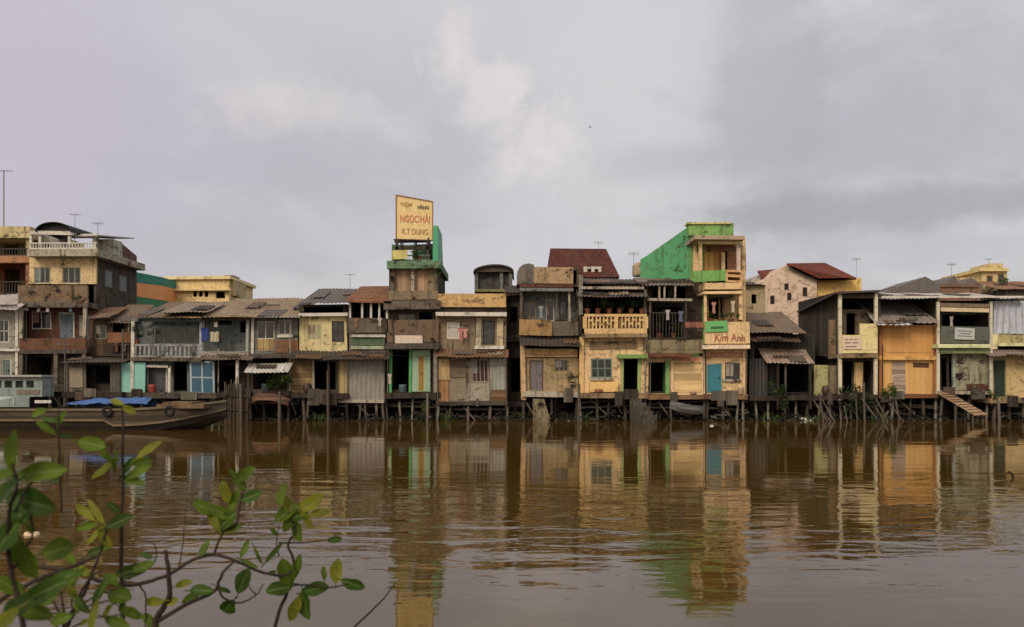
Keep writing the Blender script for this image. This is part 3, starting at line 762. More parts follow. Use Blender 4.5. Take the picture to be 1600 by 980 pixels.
h.bx('cloth_banner', paint((206, 186, 168), 0.9, 0.25, 7), 616, 660, 524, 541, -0.62, -0.58, label='white cloth hung over the balcony')
h.bx('floor_slab', CONC2, 602, 687, 537, 546, -0.9, 0.12)
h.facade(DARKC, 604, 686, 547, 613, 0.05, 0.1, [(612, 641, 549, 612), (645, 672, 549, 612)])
h.post(610, 546, 614, -0.15, 4, GREENP, 'door_jamb'); h.post(640, 546, 614, -0.15, 4, GREENP, 'door_jamb')
h.facade(MINT, 643, 672, 547, 613, -0.12, 0.06, [(652, 663, 556, 612)], 'wall_panel', 'mint green wall panel')
h.door(652, 663, 556, 612, -0.1, paint((150, 118, 44)), paint((176, 164, 100)), 'ochre door')
h.post(680, 546, 614, -0.5, 5, plaster((138, 132, 122), 0.5))
h.deck(DWOOD, 602, 688, 613, 622, -0.4, 5); h.stilts((606, 622, 646, 668, 683), 622, 0, 4)
# roof terrace
h.rail(612, 672, 398, 407, -0.3, 12, paint((90, 104, 84))); h.post(620, 376, 408, 0.0, 4, IRON); h.post(668, 372, 408, 0.0, 4, IRON)
h.bx('terrace_beam', CONC2, 616, 672, 385, 390, 0.0, 0.15); h.bx('terrace_beam', CONC2, 616, 672, 375, 379, 0.05, 0.2)
h.facade(plaster((90, 124, 94), 0.6, seed=31), 612, 676, 382, 407, 1.6, 0.1, [(630, 646, 386, 406)], 'terrace_wall')
h.bx('sign_board', plaster((204, 196, 112), 0.2, seed=32), 613, 637, 391, 405, -0.42, -0.36, label='plain pale yellow board on the terrace rail')
h.bx('side_screen', paint((58, 158, 112), 0.5, 0.25, 8), 676, 684, 353, 408, -0.35, 2.4, label='tall green painted screen')
# billboard
B = House('billboard', 'yellow rooftop billboard with orange lettering on a tall narrow house', 646, 378, 40.9, None, 'billboard')
B.crook = False
x0, x1, yb = B.x(619), B.x(675), B.Y
zl1, zr1, z0 = B.z(305), B.z(313), B.z(374)
bbm = paint((230, 202, 132), 0.6, 0.3, 9)
B.part('board', MB().hexa([(x0, yb, z0), (x1, yb + .35, z0), (x1, yb + .43, z0), (x0, yb + .08, z0), (x0, yb, zl1), (x1, yb + .35, zr1), (x1, yb + .43, zr1), (x0, yb + .08, zl1)]), bbm)
fr = MB(); fm_ = 0.045
for p, q in (((x0, yb, z0), (x0, yb, zl1)), ((x1, yb + .35, z0), (x1, yb + .35, zr1)), ((x0, yb, zl1), (x1, yb + .35, zr1)), ((x0, yb, z0), (x1, yb + .35, z0))):
    fr.beam(p, q, 0.06, 0.06)
B.part('frame', fr, paint((150, 108, 72)))
sp_ = MB()
for t in (.12, .5, .88):
    xx = x0 + (x1 - x0) * t; yy = yb + .35 * t + .12
    sp_.beam((xx, yy, Z(408, yb)), (xx, yy, B.z(330)), .07, .07); sp_.beam((xx, yy + 1.2, Z(407, yb)), (xx, yy, B.z(335)), .06, .06)
B.part('support', sp_, IRON)
B.part('lamp_bar', MB().beam((x0 - .1, yb - .3, z0 - .06), (x1 + .05, yb + .05, z0 - .06), .05, .05).beam((x0 + .1, yb - .3, z0 - .06), (x0 + .1, yb + .05, z0 + .02), .03, .03).beam((x1 - .1, yb, z0 - .06), (x1 - .1, yb + .36, z0 + .02), .03, .03), IRON)
def text_mesh(txt, size, shear=0.0, bold=0.0):
    cu = bpy.data.curves.new('letters', 'FONT'); cu.body = txt; cu.size = size; cu.shear = shear; cu.offset = bold
    cu.align_x = 'CENTER'; cu.extrude = 0.006
    o = bpy.data.objects.new('letters', cu); COL.objects.link(o)
    dg = bpy.context.evaluated_depsgraph_get(); dg.update()
    me = bpy.data.meshes.new_from_object(o.evaluated_get(dg))
    bpy.data.objects.remove(o); bpy.data.curves.remove(cu); return me
def letters(th, txt, mat, cx, cy, cz, width, height, yaw=0.0, shear=0.0, bold=0.0, parent=None, name='lettering'):
    me = text_mesh(txt, 1.0, shear, bold); vs_ = [v.co.copy() for v in me.vertices]
    ax, bx_ = min(v.x for v in vs_), max(v.x for v in vs_); ay, by = min(v.y for v in vs_), max(v.y for v in vs_)
    ca, sa = math.cos(yaw), math.sin(yaw); mb = MB()
    for v in vs_:
        u = ((v.x - ax) / (bx_ - ax) - .5) * width; t = ((v.y - ay) / (by - ay) - .5) * height
        d = -v.z - 0.012
        mb.v.append(Vector((cx + u * ca - d * sa, cy + u * sa + d * ca, cz + t)))
    for p in me.polygons: mb.face(p.vertices)
    bpy.data.meshes.remove(me)
    return th.part(name, mb, mat, parent)
yaw = math.atan2(.35, x1 - x0)
def bl(txt, mat, px, py, wpx, hpx, bold=0.0):
    t = (B.x(px) - x0) / (x1 - x0)
    letters(B, txt, mat, B.x(px), yb + .35 * t - .004, B.z(py), wpx / F * yb, hpx / F * yb, yaw, 0, bold)
OR1 = paint((212, 124, 80), 0.6, 0.75); OR2 = paint((190, 142, 84), 0.6, 0.75)
bl('TIỆM', OR2, 634, 319, 18, 9, .02); bl('VÀNG', paint((92, 84, 74), 0.5, 0.2), 660, 322, 19, 7, .03)
bl('NGỌC HẢI', OR1, 648, 341, 46, 18, .01); bl('K.T DUNG', OR2, 648, 361, 40, 9, .01)

# tan parapet house
h = House('stilt_house', 'two-storey tan house with a flat orange-tan parapet and pink washing on its upper wall', 736, 628, 40.9)
h.shell(CONC2, 682, 792, 462, 620, 0.125, 5.2, (493, 550))
h.facade(plaster((196, 160, 104), 0.35, seed=33), 681, 790, 459, 480, -0.15, 0.15, name='parapet')
h.facade(DARKC, 682, 791, 480, 488, 0.05, 0.1)
h.bx('ledge', WHITE, 682, 791, 488, 494, -0.55, 0.1)
h.facade(plaster((132, 116, 92), 0.75, seed=34), 682, 791, 494, 549, 0, 0.12, [(699, 718, 504, 530), (754, 773, 501, 538)])
h.window(699, 718, 504, 530, 0.01, 2, 2, paint((206, 200, 188)), paint((178, 174, 164), 0.5, 0.2))
h.window(754, 773, 501, 538, 0.06, 1, 1, DWOOD, None, 0.05)
h.bx('pilaster', plaster((188, 176, 150), 0.4), 744, 752, 497, 545, -0.06, -0.002); h.bx('pilaster', plaster((188, 170, 134), 0.4), 776, 786, 497, 540, -0.06, -0.002)
h.bx('window_sill', WHITE, 742, 788, 540, 545, -0.2, -0.003)
h.roof(TINRUST, 679, 795, 558, 546, -0.7, 0.7, name='awning')
h.facade(plaster((136, 124, 104), 0.7, seed=35), 682, 792, 556, 628, 0.0, 0.12, [(738, 763, 562, 598)])
h.bx('wall_panel', planks((192, 158, 104), 0.4, 0.3, 0, 13), 684, 703, 562, 594, -0.06, -0.003, label='tan board panel')
h.bx('wall_panel', planks((168, 124, 76), 0.5, 0.2, 0, 14), 684, 701, 595, 628, -0.05, -0.003, label='brown board panel')
h.bx('wall_panel', planks((124, 104, 84), 0.5, 0.17, 2, 15), 705, 728, 562, 590, -0.05, -0.003, label='dark slatted panel')
h.window(738, 763, 562, 598, 0.04, 4, 1, paint((150, 140, 128)), paint((60, 34, 34), 0.5, 0.3), 0.045, 'barred window with dark red shutters')
h.panel(tin((150, 152, 142), 0.2, 15), 766, 791, 560, 614, -0.08, pitch=0.2, label='pale grey sheet metal panel')
h.bx('wall_panel', plaster((152, 146, 130), 0.5, seed=36), 730, 765, 600, 627, -0.09, -0.003, label='pale cement patch')
h.bx('wall_panel', planks((122, 92, 66), 0.5, 0.2, 2, 16), 767, 792, 610, 628, -0.13, -0.06, label='brown boards at the foot')
h.deck(CONC2, 680, 793, 628, 634, -0.2, 5.2); h.stilts((684, 704, 734, 767, 790), 634, 0, 4)

# rounded rooftop water house behind
h = House('house', 'grey rooftop room with a dark barrel roof rising behind the tan parapet house', 772, 590, 46, BEHIND)
h.shell(CONC2, 742, 800, 424, 590, 0.125, 4)
h.facade(plaster((78, 78, 76), .6, seed=80), 742, 800, 422, 590, 0, 0.12)
for p in (745, 784, 798): h.post(p, 424, 456, -0.25, 5, plaster((120, 122, 118), 0.5))
mb = MB(); n = 12; yA, yB = h.Y - 0.6, h.Y + 4
xa, xb = h.x(740, -0.6), h.x(803, -0.6); zc = h.z(424, -0.6); rise = h.z(412, -0.6) - zc
for i in range(n):
    (x0, z0), (x1, z1) = [((xa + xb) / 2 - math.cos(math.pi * k / n) * (xb - xa) / 2, zc + math.sin(math.pi * k / n) * rise) for k in (i, i + 1)]
    mb.hexa([(x0, yA, z0 - .08), (x1, yA, z1 - .08), (x1, yB, z1 - .08), (x0, yB, z0 - .08), (x0, yA, z0), (x1, yA, z1), (x1, yB, z1), (x0, yB, z0)])
h.part('barrel_roof', mb, TINDARK)
mb = MB(); mb.v = [Vector(((xa + xb) / 2 - math.cos(math.pi * k / n) * (xb - xa) / 2 * .98, yA + .2, zc + math.sin(math.pi * k / n) * rise * .95)) for k in range(n + 1)]; mb.face(range(n + 1))
h.part('gable_wall', mb, TINDARK)
h.bx('ledge', plaster((150, 138, 90), 0.4), 744, 790, 452, 456, -0.3, -.003)

# house with grey dome parapet
h = House('stilt_house', 'tall narrow house with grey upper storey, tan balcony and concrete steps to the water', 860, 628, 41.3)
h.shell(CONC2, 812, 904, 420, 612, 0.125, 5.2, (503, 535))
h.facade(plaster((168, 142, 106), 0.6, seed=37), 833, 896, 418, 444, -0.1, 0.12, name='parapet')
mb = MB()
ang = [(808, 446), (808, 428), (811, 420), (817, 415), (826, 413), (834, 415), (834, 446)]
o_ = [(h.x(a), h.z(b)) for a, b in ang]
mb.v = [Vector((x_, h.Y - .12, z_)) for x_, z_ in o_] + [Vector((x_, h.Y + 1.5, z_)) for x_, z_ in o_]
k_ = len(o_); mb.face(range(k_)); mb.face(range(2 * k_ - 1, k_ - 1, -1))
for i in range(k_): mb.face((i, i + k_, (i + 1) % k_ + k_, (i + 1) % k_))
h.part('rounded_parapet', mb, plaster((112, 106, 98), 0.6, seed=38))
h.bx('cornice', BRK, 812, 897, 445, 450, -0.3, 0.1); h.bx('cornice', plaster((120, 122, 124), 0.5), 812, 897, 451, 456, -0.5, 0.1)
h.facade(plaster((102, 106, 108), 0.5, seed=39), 812, 904, 456, 503, 0.6, 0.12, [(818, 838, 472, 498), (853, 866, 468, 502), (874, 886, 470, 498)])
h.window(818, 838, 472, 498, 0.63, 2, 1, TAN); h.window(853, 866, 468, 502, 0.63, 1, 1, paint((176, 170, 160))); h.window(874, 886, 470, 498, 0.63, 1, 1, IRON)
h.post(890, 456, 525, -0.3, 3, PALE); h.post(815, 456, 500, -0.3, 4, CONC); h.post(870, 456, 500, -0.3, 3, CONC)
h.facade(plaster((162, 128, 78), 0.5, seed=40), 812, 862, 500, 524, -0.4, 0.1, name='balcony_parapet')
h.facade(CONC, 862, 904, 502, 524, -0.4, 0.1, name='balcony_parapet')
h.roof(TINDARK, 813, 908, 540, 524, -0.9, 0.9, name='awning')
h.bx('beam', plaster((204, 164, 108), 0.35, seed=41), 814, 902, 545, 558, -0.12, 0.0)
h.facade(plaster((164, 142, 102), 0.6, seed=42), 818, 904, 559, 612, 0, 0.12, [(827, 849, 563, 611), (866, 887, 562, 580)])
h.post(817, 540, 626, -0.2, 7, plaster((206, 168, 118), 0.3)); h.door(827, 849, 563, 611, 0.03, paint((112, 104, 108)), BROWNP, 'grey double door', 2)
h.window(866, 887, 562, 580, 0.03, 3, 1, paint((122, 104, 70)))
h.deck(PALE, 816, 906, 612, 621, -0.35, 5); h.stilts((819, 862, 904), 621, 0, 5)
st = MB()
for i in range(6):
    zz = h.z(624 + i * 5.2); st.box(h.x(832 + i * 1.5), h.x(851 + i * 1.2), h.Y - .4 - .26 * i, h.Y - .13 - .26 * i, -0.8, zz)
h.part('steps', st, plaster((124, 112, 88), 0.7, seed=43))

# house with dark red hipped roof behind
h = House('house', 'house behind the row with a big dark red hipped tile roof', 912, 590, 52, BEHIND)
h.facade(CONC, 862, 960, 432, 590, 0, 0.12); h.shell(CONC, 862, 960, 432, 590, 0.125, 6)
x0, x1 = h.x(856, -.4), h.x(969, -.4); xr0, xr1 = h.x(860, 3), h.x(948, 3); ze = h.z(433, -.4); zr = h.z(388.5, 3)
y0, y1, yr = h.Y - .4, h.Y + 6.5, h.Y + 3
mb = MB(); mb.add([(x0, y0, ze), (x1, y0, ze), (x1, y1, ze), (x0, y1, ze), (xr0, yr, zr), (xr1, yr, zr)], [(0, 1, 5, 4), (1, 2, 5), (2, 3, 4, 5), (3, 0, 4), (0, 3, 2, 1)])
h.part('roof', mb, tiles((88, 50, 42), 4))
h.facade(plaster((196, 188, 174), 0.4), 912, 940, 417, 434, 0.2, 0.9, [(918, 924, 421, 430), (929, 935, 421, 430)], 'dormer')

# cream house with ornate balcony
h = House('stilt_house', 'cream house with an ornate openwork balcony front full of dark plants', 960, 628, 40.9)
h.shell(CONC2, 906, 1013, 440, 614, 0.125, 5.4, (490, 526))
h.roof(TINDARK, 900, 1012, 448, 436, -0.3, 3.5); h.roof(tin((96, 88, 80), 0.5, 18), 904, 1015, 464, 452, -0.9, 1.4, name='awning')
h.facade(CONC2, 906, 1013, 450, 490, 0.9, 0.12, [(915, 945, 466, 490), (955, 1000, 466, 488)])
h.bx('roof_beam', PALE, 908, 1006, 448, 452, -0.35, -0.22); h.post(908, 430, 492, -0.3, 6, plaster((140, 136, 126), 0.5)); h.post(1008, 452, 492, -0.3, 4, CONC)
# openwork parapet: posts, rails and little arches
ob = plaster((212, 178, 120), 0.35, seed=44)
mb = MB(); yo = -0.55; y = h.Y + yo
h.b(mb, 913, 1011, 491, 495, yo, yo + .1); h.b(mb, 913, 1011, 513, 521, yo, yo + .1)
for p in (914, 962, 1010): h.b(mb, p - 3, p + 3, 495, 513, yo - .01, yo + .11)
for i in range(16):
    p = 920 + i * 5.7
    if abs(p - 962) < 4: continue
    h.b(mb, p - 1.1, p + 1.1, 495, 513, yo + .02, yo + .08)
    h.b(mb, p + 1.1, p + 4.6, 499 + (i % 2) * 6, 502 + (i % 2) * 6, yo + .03, yo + .07)
h.part('openwork_parapet', mb, ob)
h.bx('parapet_back', plaster((150, 116, 70), 0.6), 914, 1010, 496, 512, yo + .16, yo + .2)
h.bx('balcony_floor', TAN, 911, 1012, 521, 527, -0.6, 0.0)
h.facade(CREAM, 909, 1013, 527, 614, 0, 0.12, [(924, 957, 560, 590), (974, 998, 561, 613)])
h.bx('lintel', TAN, 922, 996, 533, 545, -0.08, -0.003)
h.bx('canopy', paint((112, 150, 70), 0.6, 0.3, 11), 966, 1012, 554, 560, -0.45, -0.003, label='green painted door canopy')
h.post(909, 526, 616, -0.1, 7, plaster((214, 176, 116), 0.3))
h.window(924, 957, 560, 590, 0.03, 3, 2, paint((112, 134, 120)), None, 0.06)
h.bx('window_sill', PALE, 922, 959, 590, 594, -0.15, -0.003)
h.bx('planter_ledge', plaster((226, 186, 112), 0.25), 922, 966, 596, 612, -0.3, -0.003)
h.post(999, 561, 613, -0.06, 5, paint((150, 168, 96)), 'door_jamb'); h.post(973, 561, 613, -0.06, 3, paint((150, 168, 96)), 'door_jamb')
d_ = MB(); xh = h.x(974, .1); d_.box(xh, xh + .05, h.Y + .13, h.Y + .85, h.z(613), h.z(562)); h.part('door', d_, paint((52, 74, 92)))
h.deck(plaster((150, 122, 92), 0.6), 905, 1013, 614, 622, -0.5, 5.4); h.stilts((908, 935, 950, 978, 1010), 622, 0, 4.4)
st = MB()
for i in range(5):
    zz = h.z(622 + i * 6); st.box(h.x(982 + i * 3), h.x(1000 + i * 4), h.Y - .8 - .27 * i, h.Y - .53 - .27 * i, -0.8, zz)
h.part('steps', st, CONC2)

# middle house with dark open upper floor
h = House('stilt_house', 'low house with a dark cluttered upper veranda above a black doorway with green jamb', 1055, 628, 41.0)
h.shell(CONC2, 1014, 1098, 436, 614, 0.9, 4.6, (530,))
h.roof(tin((120, 108, 98), 0.5, 19), 1004, 1088, 446, 434, -0.4, 3.0)
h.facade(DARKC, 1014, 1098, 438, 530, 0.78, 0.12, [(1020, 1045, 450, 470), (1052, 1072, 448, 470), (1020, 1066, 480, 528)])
h.bx('ledge', PALE, 1012, 1082, 466, 470, -0.5, 0.7)
for p in (1030, 1038, 1055): h.post(p, 446, 466, -0.3, 2.5, PALE)
h.rail(1014, 1072, 488, 530, -0.45, 12, IRON); h.post(1072, 470, 530, -0.4, 3, IRON); h.post(1016, 470, 530, -0.4, 3, CONC)
h.bx('wall_panel', plaster((146, 92, 78), 0.5), 1070, 1100, 503, 512, -0.5, -0.42)
h.facade(plaster((134, 122, 92), 0.6, seed=45), 1012, 1100, 531, 552, -0.5, 0.12, name='balcony_parapet')
h.roof(tiles((110, 72, 56), 5), 1016, 1082, 556, 548, -0.9, 0.85, 'slab', .06, name='awning')
h.facade(CREAM2, 1012, 1100, 556, 615, 0, 0.12, [(1014, 1041, 566, 614)])
h.post(1044, 564, 615, -0.08, 4, paint((92, 172, 92), .5, .2), 'door_jamb')
d_ = MB(); xh = h.x(1041, .1); d_.box(xh - .05, xh, h.Y + .13, h.Y + .8, h.z(614), h.z(567)); h.part('door', d_, paint((44, 112, 62)), None, 'green door standing open')
h.facade(plaster((228, 194, 150), 0.3, seed=46), 1049, 1098, 557, 617, -0.14, 0.12, [(1053, 1096, 566, 614)], 'front_panel')
h.bx('rolling_shutter', planks((220, 186, 124), 0.15, 0.12, 2, 18), 1053, 1096, 566, 614, -0.08, -0.04)
h.bx('lintel', plaster((206, 140, 112), 0.3), 1050, 1094, 559, 564, -0.17, -0.143)
h.deck(plaster((134, 100, 72), 0.6), 1012, 1100, 617, 624, -0.4, 5); h.stilts((1016, 1046, 1075, 1097), 624, 0, 4)

# green and cream tower
h = House('stilt_house', 'tall green and cream tower house with a green gable side, blue door and loggias', 1125, 628, 41.0)
CRT = plaster((218, 186, 134), 0.3, seed=47); GRT = plaster((122, 168, 92), 0.35, seed=48); GRS = plaster((84, 160, 106), 0.45, seed=90)
h.shell(CRT, 1100, 1165, 372, 614, 0.9, 6.0, (422, 460, 500, 537))
# deep green flank running back with a falling roof line
yA, yB = h.Y + 0.9, h.Y + 3.6
xA, xB = X(1082, yA), X(1000, yB)
mb = MB(); th_ = 0.14
pr = [(xA, yA, Z(434, yA)), (xB, yB, Z(440, yB)), (xB, yB, Z(405, yB)), (xB + .25, yB - .3, Z(402, yB)), (xA, yA, Z(349, yA))]
mb.v = [Vector(p) for p in pr] + [Vector((p[0] + .1, p[1] + .16, p[2])) for p in pr]
k_ = len(pr); mb.face(range(k_)); mb.face(range(2 * k_ - 1, k_ - 1, -1))
for i in range(k_): mb.face((i, i + k_, (i + 1) % k_ + k_, (i + 1) % k_))
h.part('gable_wall', mb, GRS, None, 'bright green side wall with sloping top')
h.facade(GRT, 1076, 1146, 349, 368, 0.3, 0.5, name='parapet', label='green rooftop parapet')
h.bx('parapet_cap', plaster((196, 190, 120), 0.3), 1074, 1142, 347, 350, 0.2, 0.9)
h.bx('eave_slab', plaster((170, 150, 124), 0.5), 1086, 1164, 368, 374, -0.9, 2.0); h.bx('beam', plaster((226, 206, 160), 0.2), 1092, 1160, 376, 381, -0.45, -0.25)
h.facade(GRT, 1078, 1100, 372, 614, 0.82, 0.12); h.facade(CRT, 1083, 1096, 376, 425, 0.35, 0.1, [(1088, 1091, 384, 395)], 'pier')
h.facade(plaster((158, 116, 86), 0.4, seed=49), 1097, 1165, 376, 424, 0.95, 0.1, [(1128, 1136, 392, 423)])
h.bx('door', planks((206, 160, 82), 0.2, 0.3, 0, 19), 1098, 1123, 394, 423, 0.88, 0.945, label='tall ochre double door')
h.post(1130, 394, 423, 0.7, 5, plaster((236, 210, 150), 0.1), 'curtain'); h.post(1095, 380, 424, -0.4, 5, CRT); h.post(1154, 380, 424, -0.4, 6, plaster((196, 176, 160), 0.3)); h.post(1162, 374, 614, 0.2, 6, CRT)
h.facade(plaster((112, 168, 84), 0.3, seed=50), 1084, 1134, 423, 440, -0.5, 0.1, name='balcony_parapet', label='green balcony front')
mb = MB()
for (a_, b_) in ((423, 426), (430, 434), (439, 442)): h.b(mb, 1135, 1160, a_, b_, -0.5, -0.4)
h.b(mb, 1134, 1137, 424, 442, -0.51, -0.39); h.b(mb, 1157, 1160, 424, 442, -0.51, -0.39); h.part('balcony_railing', mb, plaster((206, 160, 112), 0.3))
h.bx('balcony_floor', CRT, 1102, 1160, 442, 452, -0.55, 0.9); h.bx('ledge', plaster((230, 200, 150), 0.15), 1100, 1160, 455, 459, -0.6, 0.9)
h.facade(plaster((178, 148, 100), 0.35, seed=51), 1100, 1165, 459, 503, 0.82, 0.1, [(1108, 1124, 466, 502), (1126, 1132, 466, 502)])
h.bx('sunshade', paint((78, 92, 76)), 1106, 1148, 460, 465, 0.0, 0.7)
h.post(1103, 459, 503, -0.45, 4, CRT); h.post(1131, 466, 503, 0.3, 3, BROWNP); h.post(1158, 459, 500, -0.45, 5, CRT)
h.facade(plaster((218, 186, 136), 0.3, seed=52), 1102, 1171, 503, 537, -0.6, 0.12, name='balcony_parapet')
h.bx('sign_board', paint((96, 172, 96), 0.5, 0.15, 13), 1103, 1137, 502, 519, -0.68, -0.605, label='green sign board with a dark bar')
h.bx('sign_bar', paint((38, 98, 52), 0.5, 0.1), 1112, 1131, 511, 514, -0.70, -0.683)
letters(h, 'Kim Anh', paint((164, 80, 56), 0.6, 0.8), h.x(1140, -.61), h.Y - .61, h.z(528.5, -.61), 46 / F * 40.4, 12 / F * 40.4, 0, 0.15, 0)
h.bx('balcony_floor', plaster((232, 208, 176), 0.15), 1099, 1171, 539, 545, -0.8, 0.9)
h.facade(plaster((222, 188, 134), 0.3, seed=53), 1100, 1166, 545, 616, 0.0, 0.12, [(1103, 1128, 568, 614), (1132, 1155, 567, 593)])
h.bx('lintel', plaster((190, 140, 112), 0.3), 1102, 1160, 550, 558, -0.05, -0.003)
h.door(1103, 1128, 568, 614, 0.0, paint((40, 122, 140), .5, .2), paint((150, 158, 140)), 'blue door'); h.window(1132, 1155, 567, 593, 0.02, 3, 1, paint((66, 66, 70)))
h.post(1163, 545, 622, -0.1, 6, plaster((226, 192, 148), 0.2)); h.post(1101, 545, 618, -0.08, 4, plaster((226, 200, 160), 0.2)); h.bx('window_sill', PALE, 1130, 1157, 593, 597, -.12, -.003)
h.deck(plaster((132, 96, 68), 0.6), 1100, 1168, 616, 624, -0.3, 6); h.stilts((1104, 1130, 1150, 1163), 624, 0, 4)

# pink-beige house with red roofs, behind the dark shacks
h = House('house', 'pinkish beige house end with four slit windows under red tile roofs, behind the shacks', 1262, 590, 56, BEHIND)
PK = plaster((214, 188, 164), 0.25, seed=54)
ang = [(1192, 590), (1192, 440), (1231, 413), (1276, 433), (1276, 590)]
holes_px = [(1205, 1210, 462, 474), (1226, 1231, 443, 452), (1230, 1235, 458, 468), (1254, 1260, 450, 463)]
mb = MB(); o_ = [(h.x(a), h.z(b)) for a, b in ang]
mb.v = [Vector((x_, h.Y, z_)) for x_, z_ in o_] + [Vector((x_, h.Y + 7, z_)) for x_, z_ in o_]
k_ = len(o_); mb.face(range(k_)); mb.face(range(2 * k_ - 1, k_ - 1, -1))
for i in range(k_): mb.face((i, i + k_, (i + 1) % k_ + k_, (i + 1) % k_))
h.part('wall', mb, PK)
for q in holes_px:
    w_ = h.bx('window', paint((120, 84, 66)), q[0] - .6, q[1] + .6, q[2] - .6, q[3] + .6, -0.03, -0.002)
    h.bx('pane', BLACK, q[0], q[1], q[2], q[3], -0.045, -0.032, w_)
h.bx('wall', plaster((226, 186, 104), 0.25, seed=55), 1277, 1346, 434, 590, 0.5, 6)
mb = MB(); rt = [(1229, 411, -.4), (1289, 411, 3.0), (1338, 434, -.4), (1278, 435, -.4)]
p_ = [Vector((h.x(a, y), h.Y + y, h.z(b, y))) for a, b, y in rt]
mb.v = p_ + [v - Vector((0, 0, .15)) for v in p_]; mb.face((3, 2, 1, 0)); mb.face((4, 5, 6, 7))
for i in range(4): mb.face((i, (i + 1) % 4, (i + 1) % 4 + 4, i + 4))
h.part('roof', mb, tiles((112, 58, 46), 6))
mb = MB(); rt = [(1183, 423, 2.2), (1212, 421, 5), (1226, 436, 5), (1197, 441, 1.2)]
p_ = [Vector((h.x(a, y), h.Y + y, h.z(b, y))) for a, b, y in rt]
mb.v = p_ + [v - Vector((0, 0, .15)) for v in p_]; mb.face((3, 2, 1, 0)); mb.face((4, 5, 6, 7))
for i in range(4): mb.face((i, (i + 1) % 4, (i + 1) % 4 + 4, i + 4))
h.part('side_roof', mb, tiles((124, 66, 52), 7))
h.bx('wall', plaster((206, 196, 178), 0.3), 1183, 1193, 430, 590, 2.4, 6)
# beige house peeking at right of the tower
h = House('house', 'plain beige house just right of the green tower, mostly hidden behind it', 1178, 590, 50, BEHIND)
h.facade(plaster((172, 152, 118), 0.4), 1160, 1196, 445, 590, 0, 0.12, [(1174, 1182, 460, 474)]); h.shell(CONC, 1160, 1196, 445, 590, .125, 4)
h.roof(TINGREY, 1158, 1198, 446, 440, -.3, 4)

# dark shacks
h = House('shack', 'dark low shack with broad brown tin roofs beside the tower house', 1215, 628, 41.4)
h.roof(tin((118, 102, 84), 0.55, 20), 1172, 1262, 520, 488, -0.4, 4.0)
h.roof(tin((92, 78, 66), 0.6, 21), 1176, 1252, 534, 518, -0.7, 1.6, name='lower_roof')
h.shell(DWOOD, 1174, 1274, 522, 616, 0.6, 4.5)
h.facade(planks((56, 54, 52), 0.6, 0.2, 0, 20), 1172, 1274, 524, 616, 0.45, 0.1, [(1215, 1265, 570, 614), (1180, 1192, 545, 570)])
h.roof(tin((158, 140, 126), 0.55, 22), 1198, 1274, 568, 545, -1.0, 1.4, name='awning', pitch=.22, label='pale patched tin awning')
h.post(1216, 566, 640, -0.8, 2.5, DWOOD); h.post(1228, 566, 622, -0.7, 2.5, POST); h.post(1266, 566, 640, -0.8, 3, DWOOD)
h.facade(plaster((170, 166, 112), 0.5, seed=56), 1273, 1294, 570, 622, -0.1, 0.1, name='wall', label='pale yellow-green plaster strip')
h.facade(plaster((132, 116, 92), 0.6, seed=57), 1294, 1314, 570, 622, 0.0, 0.1)
h.panel(tin((60, 62, 64), 0.4, 23), 1170, 1200, 560, 628, 0.1, pitch=.2)
h.deck(DWOOD, 1172, 1314, 618, 626, -0.7, 5); h.stilts((1178, 1200, 1228, 1242, 1262, 1282, 1300), 626, -.3, 3.4)

# two-storey house with white posts
h = House('stilt_house', 'two-storey house with white corner posts, cream balcony front and dark plank flank', 1340, 620, 40.9)
h.shell(planks((66, 62, 58), 0.5, 0.22, 0, 21), 1312, 1371, 455, 616, 0.3, 6.0, (552,))
# long flank with falling roof
mb = MB(); yA, yB = h.Y + .3, h.Y + 3.9
xA, xB = h.x(1312, .3), X(1248, yB)
pr = [(xA, yA, Z(560, yA)), (xB, yB, Z(552, yB)), (xB, yB, Z(486, yB)), (xA, yA, Z(458, yA))]
mb.v = [Vector(p) for p in pr] + [Vector((p[0] + .08, p[1] + .12, p[2])) for p in pr]
mb.face(range(4)); mb.face((7, 6, 5, 4))
for i in range(4): mb.face((i, i + 4, (i + 1) % 4 + 4, (i + 1) % 4))
h.part('plank_flank', mb, planks((76, 72, 66), 0.5, 0.25, 0, 22))
mb = MB(); rf = [(h.x(1374, -.6), h.Y - .6, h.z(453, -.6)), (h.x(1306, -.6), h.Y - .6, h.z(456, -.6)), (X(1244, yB), yB, Z(487, yB)), (X(1300, yB + 2), yB + 2, Z(462, yB + 2)), (X(1371, yB + 2), yB + 2, Z(455, yB + 2))]
mb.v = [Vector(p) for p in rf] + [Vector(p) - Vector((0, 0, .1)) for p in rf]; mb.face(range(5)); mb.face((9, 8, 7, 6, 5))
for i in range(5): mb.face((i, i + 5, (i + 1) % 5 + 5, (i + 1) % 5))
h.part('roof', mb, TINDARK)
h.post(1314, 460, 626, -0.35, 5, plaster((210, 200, 170), 0.2)); h.post(1369, 458, 616, -0.35, 5, plaster((206, 198, 172), 0.2))
h.facade(plaster((112, 100, 80), 0.5, seed=58), 1314, 1370, 484, 552, 0.9, 0.1, [(1322, 1336, 490, 552)]); h.bx('fascia', plaster((70, 64, 56), 0.5), 1312, 1371, 460, 466, -0.3, -0.2)
CP = plaster((222, 206, 146), 0.2, seed=59)
mb = MB(); h.b(mb, 1316, 1344, 524, 552, -0.42, -0.32); h.b(mb, 1344, 1371, 506, 552, -0.42, -0.32); h.part('balcony_parapet', mb, CP)
sb = h.bx('sign_board', paint((212, 188, 166), 0.6, 0.15), 1318, 1346, 526, 546, -0.46, -0.425)
mb = MB()
